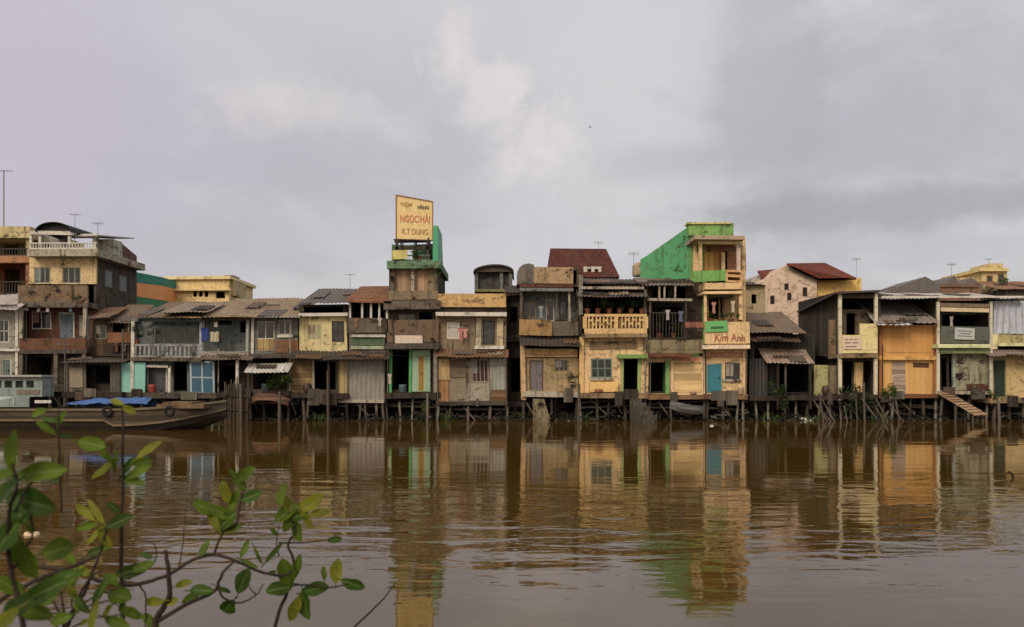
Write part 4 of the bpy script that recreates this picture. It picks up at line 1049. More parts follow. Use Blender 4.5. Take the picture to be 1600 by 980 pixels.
for (a_, b_, r_) in ((1321, 1326, 530), (1328, 1333, 530), (1335, 1340, 530), (1321, 1330, 535), (1332, 1341, 535), (1322, 1338, 541)): h.b(mb, a_, b_, r_, r_ + 2, -0.468, -0.462)
h.part('faded_writing', mb, paint((150, 122, 116)), sb)
h.bx('balcony_floor', TAN, 1313, 1372, 553, 559, -0.5, 0.9)
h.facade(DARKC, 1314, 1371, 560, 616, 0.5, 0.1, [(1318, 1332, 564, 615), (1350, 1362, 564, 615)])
h.bx('door', planks((206, 170, 110), 0.25, .3, 0, 23), 1335, 1348, 566, 612, 0.4, 0.46, label='pale ochre door')
h.bx('wall', plaster((136, 114, 86), 0.6), 1296, 1312, 500, 560, 0.6, 0.75)
h.deck(DWOOD, 1312, 1372, 616, 624, -0.4, 5); h.stilts((1316, 1330, 1352, 1368), 624, -.1, 3.5)

# orange house
h = House('stilt_house', 'bright orange boarded house with a slatted grey door and tiny brown window', 1420, 620, 41.0)
ORB = panelpaint((204, 154, 94), 24); ORC = panelpaint((210, 168, 108), 25)
h.shell(CONC2, 1373, 1465, 462, 616, 0.125, 6, (556,))
h.roof(tin((140, 134, 128), 0.3, 24), 1372, 1467, 504, 470, -0.7, 3.0, pitch=.3)
h.roof(tin((186, 182, 176), 0.15, 25), 1374, 1428, 508, 494, -0.95, 1.2, name='patched_roof', pitch=.3)
h.facade(ORB, 1374, 1464, 508, 556, 0, 0.12)
h.bx('trim', plaster((218, 168, 92), 0.2), 1374, 1464, 556, 562, -0.12, 0.12)
h.facade(ORC, 1378, 1464, 562, 616, 0.1, 0.12, [(1394, 1415, 565, 615), (1427, 1452, 567, 575)])
h.bx('door', planks((176, 152, 134), 0.3, 0.2, 2, 26), 1394, 1415, 565, 615, 0.1, 0.16, label='slatted greyish door')
w_ = h.bx('window', BROWNP, 1427, 1452, 567, 575, 0.12, 0.16)
h.post(1377, 508, 616, -0.1, 5, paint((158, 100, 48))); h.post(1461, 508, 616, -0.1, 4, paint((168, 108, 60)))
h.deck(paint((112, 72, 44)), 1374, 1466, 616, 622, -0.3, 6); h.stilts((1380, 1396, 1423, 1444, 1463), 622, 0, 4)

# green-ledged house
h = House('stilt_house', 'house with a dark glazed balcony, pale green ledge and mottled green lower wall', 1506, 620, 41.0)
h.shell(CONC2, 1466, 1548, 470, 616, 0.9, 5.2, (548,))
h.roof(TINLIGHT, 1376, 1600, 466, 458, -0.5, 5.0, name='roof')
h.bx('roof_edge', plaster((206, 202, 192), .2), 1378, 1600, 462.5, 465.5, -.56, -.51)
h.bx('fascia', plaster((124, 104, 88), 0.5), 1468, 1546, 474, 480, -0.4, -0.3); h.bx('fascia_board', plaster((206, 186, 150), 0.2), 1470, 1544, 481, 487, -0.42, -0.36)
h.facade(plaster((76, 86, 80), 0.5, seed=60), 1466, 1548, 474, 544, 0.8, 0.1, [(1472, 1538, 492, 510)])
h.facade(plaster((92, 96, 88), 0.4, seed=61), 1470, 1545, 510, 536, -0.36, 0.06, name='balcony_parapet')
sb = h.bx('sign_board', paint((176, 178, 176), 0.5, 0.15), 1492, 1522, 513, 531, -0.44, -0.365)
mb = MB()
for r_, a_, b_ in ((517, 1496, 1518), (521, 1498, 1516), (525, 1496, 1518)): h.b(mb, a_, b_, r_, r_ + 1.6, -0.447, -0.441)
h.part('faded_writing', mb, paint((112, 116, 120)), sb)
h.post(1466, 472, 616, -0.4, 4, plaster((206, 196, 172), 0.2)); h.post(1548, 470, 616, -0.4, 4, plaster((196, 190, 172), 0.2))
h.bx('ledge', plaster((206, 212, 160), 0.15), 1466, 1548, 537, 543, -0.6, 0.8); h.bx('beam', plaster((122, 134, 92), 0.3), 1468, 1548, 543, 552, -0.4, 0.8)
h.facade(plaster((152, 150, 124), 0.6, seed=62), 1490, 1546, 553, 610, 0.1, 0.1)
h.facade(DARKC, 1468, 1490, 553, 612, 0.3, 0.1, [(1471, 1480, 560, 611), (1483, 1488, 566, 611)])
h.post(1491, 553, 612, 0.0, 4, plaster((150, 160, 150), 0.3)); h.bx('foot_wall', BRK, 1512, 1546, 600, 610, 0.0, 0.1)
h.deck(PALE, 1466, 1548, 611, 616, -0.5, 5); h.stilts((1470, 1490, 1512, 1540), 616, 0, 4)
h = House('stilt_house', 'house at the right edge with blue-grey corrugated upper wall and dark green doorway', 1580, 625, 41.0)
h.shell(CONC2, 1549, 1660, 466, 620, 0.125, 5, (548,))
h.panel(tin((184, 190, 202), 0.2, 26), 1551, 1650, 470, 522, -0.05, pitch=.34, amp=.05, label='blue-grey corrugated upper wall')
h.facade(plaster((172, 160, 112), 0.4, seed=63), 1549, 1660, 522, 536, 0, 0.12); h.bx('pilaster', plaster((224, 212, 160), 0.15), 1549, 1559, 522, 546, -0.2, -0.002)
h.bx('ledge', plaster((214, 206, 154), 0.15), 1560, 1660, 536, 541, -0.35, 0)
h.roof(tin((132, 116, 112), 0.4, 27), 1549, 1660, 556, 546, -0.9, 0.9, name='awning')
h.facade(plaster((196, 170, 118), 0.3, seed=64), 1549, 1660, 556, 622, 0, 0.12, [(1551, 1572, 562, 620)])
h.door(1551, 1572, 562, 620, 0.06, paint((34, 54, 44)), paint((150, 140, 100)))
h.deck(TAN, 1546, 1660, 622, 630, -0.5, 5); h.stilts((1556, 1578, 1598, 1620), 630, -.1, 5)

# yellow house and dark roofs on the far right
h = House('house', 'small yellow house with a square upper room behind the right-hand roofs', 1540, 590, 60, BEHIND)
YL = plaster((208, 186, 134), 0.25, seed=65)
h.bx('wall', YL, 1535, 1573, 424, 590, 0, 5); h.bx('wall', plaster((196, 172, 118), 0.3, seed=66), 1500, 1534, 434, 590, .3, 5)
h.bx('cornice', plaster((214, 196, 130), 0.2), 1532, 1576, 419, 424, -.3, 5.2); h.bx('roof_room', YL, 1545, 1567, 412, 419, 1.5, 4)
w_ = h.bx('window', plaster((170, 130, 80), 0.3), 1542, 1552, 430, 444, -.05, -.003); h.bx('pane', GLASS, 1543.5, 1550.5, 431.5, 443, -.065, -.052, w_)
w_ = h.bx('window', plaster((120, 96, 70), 0.3), 1560, 1568, 428, 440, -.05, -.003); h.bx('pane', GLASS, 1561, 1567, 429.5, 439, -.065, -.052, w_)
h = House('house', 'long dark-roofed house with jagged grey gables behind the orange house', 1450, 590, 54, BEHIND)
h.bx('wall', plaster((132, 100, 78), 0.5), 1398, 1532, 448, 590, 0, 6)
for (a_, m_, b_, yo) in ((1378, 1446, 1470, 0.5), (1462, 1492, 1500, 1.5), (1488, 1518, 1536, 2.5)):
    mb = MB(); za = 458; zp = {1446: 433, 1492: 431, 1518: 434}[m_]
    tri = [(a_, za), (m_, zp), (b_, 446), (b_, za)]
    o_ = [(h.x(p, yo - 1), h.z(q_, yo - 1)) for p, q_ in tri]
    mb.v = [Vector((x_, h.Y + yo - 1, z_)) for x_, z_ in o_] + [Vector((x_, h.Y + yo + 3, z_)) for x_, z_ in o_]
    mb.face(range(4)); mb.face((7, 6, 5, 4))
    for i in range(4): mb.face((i, i + 4, (i + 1) % 4 + 4, (i + 1) % 4))
    h.part('gable_roof', mb, tin((108, 103, 99), 0.4, 28))
h.bx('fascia', TINRUST, 1440, 1530, 444, 449, -.1, -.02)
h = House('house', 'low brown-roofed house at the right edge behind the corrugated wall', 1590, 590, 56, BEHIND)
h.bx('wall', CONC, 1570, 1660, 452, 590, 0, 5); h.roof(tin((136, 104, 80), .6, 29), 1566, 1660, 452, 440, -.5, 4)

# green, orange and teal striped wall and yellow block behind left houses
h = House('house', 'house side painted in teal and orange horizontal bands behind the blue-grey house', 235, 590, 50, BEHIND)
pr = [(214, 425), (256, 434), (256, 442), (214, 438)]
def band(pts, mat, label=None):
    mb = MB(); yA, yB = h.Y, h.Y + 2.2
    P = [(X(p, yA if p < 230 else yB), yA if p < 230 else yB, Z(q_, yA if p < 230 else yB)) for p, q_ in pts]
    mb.v = [Vector(p) for p in P] + [Vector(p) + Vector((.1, 3, 0)) for p in P]; mb.face(range(4)[::-1]); mb.face((4, 5, 6, 7))
    for i in range(4): mb.face((i, (i + 1) % 4, (i + 1) % 4 + 4, i + 4))
    h.part('wall_band', mb, mat, None, label)
band([(206, 424), (256, 434), (256, 447), (206, 441)], paint((36, 132, 116), .6, .25, 21), 'teal wall band')
band([(206, 441.3), (256, 447.3), (256, 470), (206, 462)], paint((226, 152, 84), .6, .25, 22), 'orange wall band')
band([(206, 462.3), (256, 470.3), (256, 590), (206, 590)], paint((54, 128, 92), .6, .3, 23), 'green lower wall band')
h = House('house', 'flat yellow block with a row of dark roof openings behind the left tin roofs', 310, 590, 54, BEHIND)
YB = plaster((228, 200, 140), 0.2, seed=67)
h.facade(YB, 258, 358, 433, 590, 0, 0.12, [(302, 308, 455, 464), (311, 317, 455, 464), (320, 326, 455, 464), (338, 352, 456, 466)])
h.shell(YB, 258, 358, 434, 590, .125, 5, (470,))
h.bx('cornice', plaster((236, 214, 160), .15), 256, 360, 431, 436, -.25, 5.2); h.bx('stair_room', plaster((190, 174, 130), .3), 350, 366, 434, 462, .5, 3)
h.bx('ledge', plaster((232, 206, 140), .15), 256, 360, 451, 454, -.35, 0)
h.bx('water_tank', CONC, 350, 364, 430, 434, .6, 2)

# ================================================================== BOATS
b = Thing('cargo_boat', 'long brown wooden cargo barge with upswept bow moored along the left bank', 'boat', (X(120, 34), 34.4, 0), 'boats')
HB2 = planks((86, 77, 64), 0.6, 0.2, 2, 31); HD = planks((54, 44, 38), 0.5, 0.18, 2, 32)
xs_, xb_ = -27.5, X(352, 34.4); n = 40; cy = 34.6
sec = []
for i in range(n + 1):
    t = i / n; x = xs_ + (xb_ - xs_) * t
    bw = 1.55 * (1 - max(0, (t - .72) / .28) ** 2.2) * (1 - .25 * max(0, (.12 - t) / .12)) + .04
    rise = .75 * max(0, (t - .70) / .30) ** 2
    zg = 0.86 + rise * .42 + .12 * max(0, (.1 - t) / .1); zk = -.45 + .95 * max(0, (t - .74) / .26) ** 2
    zr = zk + (zg - zk) * .50 if t > .7 else .42
    sec.append((x, bw, zk, max(zr, zk + .1), zg))
lo, up = MB(), MB()
def strip(mb, f):
    o = len(mb.v); k = None
    for s_ in sec:
        pts = f(*s_); k = len(pts); mb.v += [Vector(p) for p in pts]
    for i in range(n):
        for j in range(k - 1):
            a_ = o + i * k + j; mb.face((a_, a_ + k, a_ + k + 1, a_ + 1))
strip(lo, lambda x, bw, zk, zr, zg: [(x, cy - bw * .97, zr), (x, cy - bw * .9, (zr + zk) / 2), (x, cy - bw * .5, zk), (x, cy, zk - .05), (x, cy + bw * .5, zk), (x, cy + bw * .9, (zr + zk) / 2), (x, cy + bw * .97, zr)])
b.part('lower_hull', lo, HD)
strip(up, lambda x, bw, zk, zr, zg: [(x, cy - bw * 1.02, zg), (x, cy - bw * .97, zr)])
strip(up, lambda x, bw, zk, zr, zg: [(x, cy + bw * .97, zr), (x, cy + bw * 1.02, zg)])
strip(up, lambda x, bw, zk, zr, zg: [(x, cy - bw * .94, zg), (x, cy - bw * 1.02, zg)])
strip(up, lambda x, bw, zk, zr, zg: [(x, cy + bw * 1.02, zg), (x, cy + bw * .94, zg)])
s0 = sec[0]; up.add([(s0[0], cy - s0[1], s0[4]), (s0[0], cy + s0[1], s0[4]), (s0[0], cy + s0[1] * .5, s0[2]), (s0[0], cy - s0[1] * .5, s0[2])], [(0, 1, 2, 3)])
b.part('upper_hull', up, HB2)
rr_ = MB(); strip(rr_, lambda x, bw, zk, zr, zg: [(x, cy - bw * .97, zr - .05), (x, cy - bw * .97 - .07, zr - .03), (x, cy - bw * .97 - .07, zr + .03), (x, cy - bw * .97, zr + .05)])
b.part('rub_rail', rr_, planks((116, 102, 80), .5, .5, 2, 33))
gr_ = MB(); strip(gr_, lambda x, bw, zk, zr, zg: [(x, cy - bw * 1.02, zg - .05), (x, cy - bw * 1.02 - .06, zg - .04), (x, cy - bw * 1.02 - .06, zg + .04), (x, cy - bw * .98, zg + .05)])
b.part('gunwale', gr_, planks((112, 98, 78), .5, .5, 2, 34))
dk = MB(); strip(dk, lambda x, bw, zk, zr, zg: [(x, cy + bw * .98, zg - .12), (x, cy - bw * .98, zg - .12)]); b.part('deck', dk, planks((118, 98, 76), .5, .2, 0, 35))
yF = cy - 1.25
hc = MB(); hc.box(X(243, 33.4), X(318, 33.4), yF + .1, cy + .8, .9, 1.08); hc.box(X(250, 33.4), X(296, 33.4), yF + .3, cy + .6, 1.08, 1.16)
b.part('hatch_cover', hc, planks((124, 100, 70), .5, .25, 0, 36))
b.part('bow_post', MB().tube([(xb_ - .25, cy, .9), (xb_ + .15, cy, 1.75)], [.09, .06], 8), HD)
# wheelhouse at the stern
CB = paint((128, 144, 138), .6, .8, 30); xw0, xw1 = X(-60, 33.4), X(90, 33.4); z1_, z0_ = Z(587, 33.4), Z(620, 33.4)
cb = MB(); yc = yF + .15
def cpx(p): return X(p, yc)
wins = [(cpx(24 + 17 * i), cpx(36 + 17 * i), Z(606, yc), Z(595, yc)) for i in range(-5, 2)]
cb.holed(cpx(-60), cpx(66), Z(620, yc), Z(589, yc), yc, .06, wins)
cb.box(cpx(-60), cpx(-60) + .06, yc + .06, cy - .25, Z(620, yc), Z(589, yc)); cb.box(cpx(66) - .06, cpx(66), yc + .06, cy - .25, Z(620, yc), Z(589, yc)); cb.box(cpx(-60) + .06, cpx(66) - .06, cy - .31, cy - .25, Z(620, yc), Z(589, yc))
cbo = b.part('cabin', cb, CB)
b.part('cabin_roof', MB().box(cpx(-64), cpx(69), yc - .2, cy - .1, Z(589, yc), Z(586, yc)), paint((160, 160, 150), .6, .4), cbo)
b.part('cabin_band', MB().box(cpx(26), cpx(62), yc - .03, yc - .002, Z(616, yc), Z(609, yc)), paint((120, 104, 92)), cbo)
b.part('name_plate', MB().box(cpx(66), cpx(91), cy - 1.63, cy - 1.588, Z(630, 33), Z(625.5, 33)), WFRAME)
rp_ = [Vector((X(340, 34) - .3, cy - .3, 1.25)), Vector((X(352, 37), 37, .75)), Vector((X(376, 39.7), 39.7, 1.0))]
solo('mooring_rope', MB().tube([rp_[0].lerp(rp_[1], t / 5).lerp(rp_[1].lerp(rp_[2], t / 5), t / 5) for t in range(6)], .018, 6), planks((124, 108, 84), .4, .05, 2, 70), 'slack mooring rope from the barge bow to the pale pole by the bamboo fence', 'rope')
# tarp folded over the cargo
mb = MB(); nx_, ny_ = 40, 10; y0_, y1_ = cy - 1.35, cy - .15
for i in range(nx_ + 1):
    for j in range(ny_ + 1):
        u, v = i / nx_, j / ny_; x = X(103, 33.4) + (X(232, 33.4) - X(103, 33.4)) * u; y = y0_ + (y1_ - y0_) * v
        hgt = .34 * (math.sin(math.pi * min(1, .04 + v * .96)) ** .45) * (.55 + .45 * min(1, u * 3)) * (1 if u < .97 else .8)
        mb.v.append(Vector((x + .05 * mnoise.noise(Vector((x, y * 2, 0))), y, .98 + .05 * mnoise.noise(Vector((x * 3.1, y * 1.2, 7))) + hgt * (1 + .3 * mnoise.noise(Vector((x * 1.6, y * 1.5, 4)))) + .03 * mnoise.noise(Vector((x * 5, y * 3, 1))))))
for i in range(nx_):
    for j in range(ny_):
        a_ = i * (ny_ + 1) + j; mb.face((a_, a_ + ny_ + 1, a_ + ny_ + 2, a_ + 1))
mb.smooth = True
solo('tarpaulin', mb, paint((58, 98, 158), .7, .6, 31), 'bright blue tarpaulin spread over cargo on the brown barge', 'tarpaulin')
mb = MB(); mb.smooth = True
cr = random.Random(3)
# tyre fenders
TY = paint((28, 27, 26), .8, .3)
def torus(mb, cx, cy_, cz, R_, r_, seg=20, sg=8):
    o = len(mb.v)
    for i in range(seg):
        a_ = 2 * math.pi * i / seg
        for j in range(sg):
            b_ = 2 * math.pi * j / sg; q_ = R_ + r_ * math.cos(b_)
            mb.v.append(Vector((cx + q_ * math.cos(a_), cy_ + r_ * math.sin(b_), cz + q_ * math.sin(a_))))
    for i in range(seg):
        for j in range(sg):
            mb.face((o + i * sg + j, o + i * sg + (j + 1) % sg, o + ((i + 1) % seg) * sg + (j + 1) % sg, o + ((i + 1) % seg) * sg + j))
for px, lab in ((168, 'black tyre fender hung on the barge below the blue tarpaulin'), (265, 'black tyre fender hung on the barge near its bow')):
    Yt = cy - 1.66 if px < 200 else cy - 1.72; mb = MB(); mb.smooth = True; torus(mb, X(px, Yt), Yt, Z(643, Yt), .17, .065)
    mb.tube([(X(px, Yt), Yt + .02, Z(635, Yt)), (X(px, Yt), Yt + .06, Z(629, Yt))], .015, 5)
    solo('tyre_fender', mb, TY, lab, 'tyre', 'tyres hung on the barge')
# pale boat behind the barge
b2 = Thing('motor_boat', 'pale green cabin boat half hidden behind the barge at the left edge', 'boat', (X(0, 38), 38, 0), 'boats')
def hull(th, xA, xB, cy, beam, zg, zk, bowrise, matl, name='hull', n=24):
    mb = MB(); k = 7
    for i in range(n + 1):
        t = i / n; x = xA + (xB - xA) * t; bw = beam / 2 * (1 - abs(2 * t - 1) ** 3.2) + .03; rs = bowrise * abs(2 * t - 1) ** 2.6
        mb.v += [Vector(p) for p in ((x, cy - bw, zg + rs), (x, cy - bw * .85, zk * .4 + zg * .3 + rs * .8), (x, cy - bw * .35, zk + rs), (x, cy + bw * .35, zk + rs), (x, cy + bw * .85, zk * .4 + zg * .3 + rs * .8), (x, cy + bw, zg + rs), (x, cy + bw * .88, zg + rs - .02))]
    for i in range(n):
        for j in range(k - 1):
            a_ = i * k + j; mb.face((a_, a_ + k, a_ + k + 1, a_ + 1))
    th.part(name, mb, matl); ins = MB()
    for i in range(n + 1):
        t = i / n; x = xA + (xB - xA) * t; bw = (beam / 2 * (1 - abs(2 * t - 1) ** 3.2) + .03) * .84; rs = bowrise * abs(2 * t - 1) ** 2.6
        ins.v += [Vector(p) for p in ((x, cy - bw * 1.1, zg + rs - .015), (x, cy - bw * .6, zk + .12 + rs), (x, cy + bw * .6, zk + .12 + rs), (x, cy + bw * 1.1, zg + rs - .015))]
    for i in range(n):
        for j in range(3):
            a_ = i * 4 + j; ins.face((a_, a_ + 1, a_ + 5, a_ + 4))
    th.part('inner_hull', ins, matl)
    sb_ = MB()
    for t in (.3, .5, .7): sb_.box(xA + (xB - xA) * t - .1, xA + (xB - xA) * t + .1, cy - beam * .4, cy + beam * .4, zg - .1, zg - .06)
    th.part('thwart', sb_, matl)
hull(b2, X(-110, 38), X(42, 38), 38.2, 1.9, 1.0, -.3, .5, paint((170, 190, 178), .6, .35, 33))
cb = MB(); y_ = 37.7; cb.holed(X(-90, y_), X(22, y_), .95, Z(594, y_), y_, .05, [(X(-20 + 18 * i, y_), X(-8 + 18 * i, y_), Z(609, y_), Z(599, y_)) for i in range(-3, 3)])
cb.box(X(-92, y_), X(26, y_), y_ - .15, y_ + 1.3, Z(594, y_), Z(591, y_)); b2.part('cabin', cb, paint((178, 196, 188), .6, .35, 34))
# little sampans
def sampan(px0, px1, py, Y, label, rgb, tilt=0.0, roll=0.0, beam=.8, pyc=None):
    t = Thing('sampan', label, 'boat', (0, 0, 0), 'boats'); xA, xB = X(px0, Y), X(px1, Y); Lh = (xB - xA) / 2
    t.o = Vector((0, 0, 0)); hull(t, -Lh, Lh, 0, beam, .28, -.12, .16, planks(rgb, .4, .12, 2, 37))
    t.e.location = ((xA + xB) / 2, Y, Z(py, Y)); t.e.rotation_euler = (roll, tilt, 0); return t
sampan(1046, 1098, 643, 40.0, 'small grey sampan tilted on the mud below the cream rolling shutter', (112, 112, 112), R(9), R(-12))
sampan(394, 452, 620, 40.3, 'upturned brown sampan lying under the house with the white awning', (118, 84, 66), R(4), R(168), .9)

# ================================================================== RIVERSIDE CLUTTER
def gang():
    t = Thing('gangway', 'sloping plank gangway leading down from the green-ledged house to the water', 'gangway', (X(1505, 40), 40, .3))
    A, Bp = Vector((X(1474, 40.4), 40.4, Z(614, 40.4))), Vector((X(1534, 38.9), 38.9, Z(649, 38.9)))
    mb = MB(); d = Bp - A; sd_ = d.cross(Vector((0, 0, 1))).normalized()
    for k in range(5):
        o = sd_ * (-.5 + k * .25); mb.beam(A + o, Bp + o + Vector((0, 0, random.uniform(-.02, .02))), .235, .05)
    t.part('planks', mb, planks((172, 142, 104), .35, .25, 2, 40))
    mb = MB()
    for k in range(1, 9): q_ = A + d * (k / 9) + Vector((0, 0, .04)); mb.beam(q_ - sd_ * .6, q_ + sd_ * .6, .06, .04)
    t.part('cleats', mb, planks((120, 96, 68), .4, .2, 2, 41))
    for k, f in ((0, .45), (1, .9)):
        q_ = A + d * f
        for s_ in (-.5, .5): t.part('leg', MB().tube([(q_.x + sd_.x * s_, q_.y + sd_.y * s_, -.9), tuple(q_ + sd_ * s_ - Vector((0, 0, .03)))], .05, 6), POST)
gang()
PG = 'mooring poles standing in the river'
for px, yt, yb_, Y, lab in ((1350, 598, 675, 38.5, 'tall brown mooring pole in front of the white-posted house'), (1560, 626, 668, 39.6, 'short grey mooring pole near the right edge'),
                       (668, 614, 676, 39.4, 'brown mooring pole beside the ochre door'), (437, 612, 674, 39.2, 'grey mooring pole below the white awning'),
                       (376, 600, 662, 39.8, 'pale mooring pole by the bamboo fence'), (512, 580, 676, 39.0, 'tall thin mooring pole before the dark boarded doorway'), (905, 600, 662, 40.0, 'brown mooring pole between concrete steps and cream house')):
    x_ = X(px, Y); lx = random.uniform(-.08, .08); r_ = random.uniform(.05, .075)
    solo('mooring_pole', MB().tube([(x_ + lx, Y, -1.0), (x_ + lx * .4, Y, .4), (x_, Y, Z(yt, Y))], [r_ * 1.1, r_, r_ * .85], 8), POST, lab, 'pole', PG)
# bamboo fence
t = Thing('bamboo_fence', 'ragged upright bamboo fence beside the barge bow', 'fence', (X(368, 40), 40, 0))
mb = MB()
for k in range(26):
    p = 352 + k * 1.45 + random.uniform(-.6, .6); Y = 40 + random.uniform(-.06, .06); zt = Z(random.uniform(588, 622), Y)
    mb.tube([(X(p, Y) + random.uniform(-.05, .05), Y, -.8), (X(p, Y), Y, zt)], random.uniform(.02, .04), 6)
t.part('canes', mb, planks((88, 76, 62), .5, .05, 0, 42))
mb = MB(); [mb.beam((X(350, 39.9), 39.9, Z(q_, 40)), (X(392, 39.9), 39.9, Z(q_ + 2, 40)), .05, .06) for q_ in (618, 640)]; t.part('cross_rail', mb, DWOOD)
# driftwood and leaning poles under the white-posted house
rd = random.Random(11)
LG = 'leaning poles piled under the white-posted house'
for k in range(16):
    p = rd.uniform(1284, 1404); Y = rd.uniform(39.4, 40.5); ln = rd.uniform(.9, 1.9); an = rd.uniform(-.9, .9); x_ = X(p, Y)
    solo('leaning_pole', MB().tube([(x_ - math.sin(an) * ln * .5, Y, -.4), (x_ + math.sin(an) * ln * .5, Y + rd.uniform(-.3, .3), -.1 + math.cos(an) * ln)], rd.uniform(.025, .05), 6), rd.choice((POST, DWOOD, GWOOD)),
         'weathered pole in the tangle of leaning wood under the white-posted house', 'pole', LG)

# dark narrow house added to block the light in the gap beside the parapet house
h = House('stilt_house', 'dark brown boarded house added to darken the gap right of the tan parapet house', 803, 628, 42.2)
h.shell(planks((62, 54, 47), .6, .18, 0, 50), 790, 820, 456, 640, .125, 4, (540,))
h.facade(planks((58, 51, 45), .6, .18, 0, 51), 790, 820, 456, 640, 0, .12, [(797, 808, 480, 505), (798, 812, 560, 612)])
h.roof(TINDARK, 788, 822, 462, 446, -.5, 3.5); h.roof(TINDARK, 790, 820, 534, 524, -.5, .5, name='awning')
h.deck(DWOOD, 790, 820, 628, 636, -.3, 4)
# pipes, braces, patched boards that every river house carries
rp = random.Random(21)
for hh in HOUSES:
    if not hh.dk: continue
    p0, p1, d0, d1, yo = hh.dk
    if p1 - p0 < 40: continue
    for k in range(rp.choice((1, 2))):
        p = rp.choice((p0 + 4, p1 - 4)) + rp.uniform(-2, 2); q = d0 - rp.uniform(60, 140); x_, Yp = hh.x(p, -.16), hh.Y - .16
        hh.part('drain_pipe', MB().tube([(x_, Yp, hh.z(d1 + 4, -.16)), (x_ + rp.uniform(-.04, .04), Yp, hh.z(q, -.16))], rp.uniform(.02, .04), 6), rp.choice((PALE, IRON, TINGREY)))
    for k in range(2):
        q = d1 + rp.uniform(4, 16); hh.part('cross_beam', MB().beam((hh.x(p0, .1), hh.Y + .1, hh.z(q, .1)), (hh.x(p1, .1), hh.Y + .1, hh.z(q + rp.uniform(-7, 7), .1)), .05, .1), POSTD)
    for k in range(rp.choice((1, 2))):
        a_ = rp.uniform(p0, p1 - 20); hh.part('brace', MB().beam((hh.x(a_, 0), hh.Y + .04, hh.z(d1 + 2)), (hh.x(a_ + rp.uniform(8, 26), 0), hh.Y + .02, hh.z(d1 + 26)), .05, .07), rp.choice((POSTD, POST)))
    for k in range(rp.choice((1, 2, 3))):
        a_ = rp.uniform(p0, p1 - 14); w_ = rp.uniform(5, 26); hh.bx('foot_board', rp.choice((GWOOD, DWOOD, DWOOD, TINDARK, CONC2)), a_, a_ + w_, d0 - rp.uniform(-3, 7), d1 + rp.uniform(-1, 12), yo - .05 - .01 * k, yo - .01 - .01 * k)
    mb = MB()
    for k in range(1):
        q = d0 - rp.uniform(56, 75); x0_, x1_ = hh.x(p0), hh.x(p1); z_ = hh.z(q); sag = rp.uniform(.03, .12)
        mb.tube([(x0_ + (x1_ - x0_) * i / 6, hh.Y - .7, z_ - sag * (1 - ((i - 3) / 3) ** 2) + .1 * k) for i in range(7)], .009, 4)
    hh.part('cable', mb, BLACK)
# rubbish and timber washed against the mud under the houses: nobody could count it
mb = MB(); rb = random.Random(31)
for k in range(1500):
    x_ = rb.uniform(-19, 29); Yd = rb.uniform(40.2, 42.9); zb = max(-.05, (Yd - 42.0) * .62) + rb.uniform(-.06, .14) + (rb.random() < .3) * rb.uniform(0, .5)
    a_ = rb.uniform(0, 3.14); el_ = rb.gauss(0, .45); ln = rb.uniform(.08, .9) * (1 if rb.random() < .5 else .4); d = Vector((math.cos(a_) * math.cos(el_), math.sin(a_) * math.cos(el_), math.sin(el_)))
    c0 = Vector((x_, Yd, zb)); mb.beam(c0 - d * ln / 2, c0 + d * ln / 2, rb.uniform(.03, .16), rb.uniform(.02, .10), rb.choice((0, 0, 0, 0, 0, 1, 1, 2, 3)))
o = mkobj('shore_debris', mb, [planks((52, 46, 40), .6, .2, 0, 60), POSTD, DWOOD, plaster((100, 94, 84), .6, seed=61)]); o['kind'] = 'stuff'
mb = MB(); rb = random.Random(32)
for k in range(26):
    x_ = rb.uniform(-19, 28); Yd = rb.uniform(40.5, 42.4)
    for q in range(26):
        p = Vector((x_ + rb.gauss(0, .28), Yd + rb.gauss(0, .2), max(-.02, (Yd - 42) * .6)))
        mb.leaf(p, (rb.gauss(0, .14), rb.gauss(0, .12), rb.uniform(.15, .5)), rb.uniform(.03, .08), (rb.gauss(0, .4), -1, .3), rb.choice((0, 0, 1)), .4, 3)
o = mkobj('bank_weeds', mb, [LEAF_D, LEAF_M]); o['kind'] = 'stuff'
# jars, drums and basins standing on the platforms
def jar(px, py, Y, r, hgt, mat, label, kind):
    x_, z0 = X(px, Y), Z(py, Y); mb = MB(); mb.smooth = True
    pr = {'jar': [(.6, 0), (.85, .18), (1, .5), (.92, .78), (.6, .93), (.66, 1), (.5, 1), (.5, .9)], 'drum': [(.95, 0), (1, .05), (.97, .33), (1, .36), (.97, .66), (1, .7), (.98, 1), (.9, 1), (.88, .95)], 'basin': [(.7, 0), (1, 1), (.94, 1), (.66, .1)]}[kind]
    mb.lathe(x_, Y, [(a_ * r, z0 + b_ * hgt) for a_, b_ in pr], 14)
    solo({'jar': 'water_jar', 'drum': 'plastic_drum', 'basin': 'basin'}[kind], mb, mat, label, {'jar': 'jar', 'drum': 'drum', 'basin': 'basin'}[kind], 'household vessels on the platforms', (x_, Y, z0))
JB = paint((72, 52, 40), .45, .3, 51)
jar(480, 614, 40.75, .22, .5, JB, 'brown water jar at the left of the dark boarded doorway', 'jar'); jar(629, 613, 41.0, .2, .4, paint((72, 96, 100), .5, .3, 52), 'blue-grey drum in the green-framed doorway of the billboard tower', 'drum')
jar(935, 614, 40.5, .22, .2, paint((150, 92, 64), .5, .2, 53), 'reddish basin on the platform edge under the green-framed window', 'basin')
jar(1157, 616, 40.8, .16, .36, paint((168, 140, 110), .6, .3, 54), 'pale small drum under the window of the tower house', 'drum'); jar(1083, 617, 40.7, .18, .16, paint((150, 120, 90), .6, .2, 55), 'tan basin below the rolling shutter', 'basin')
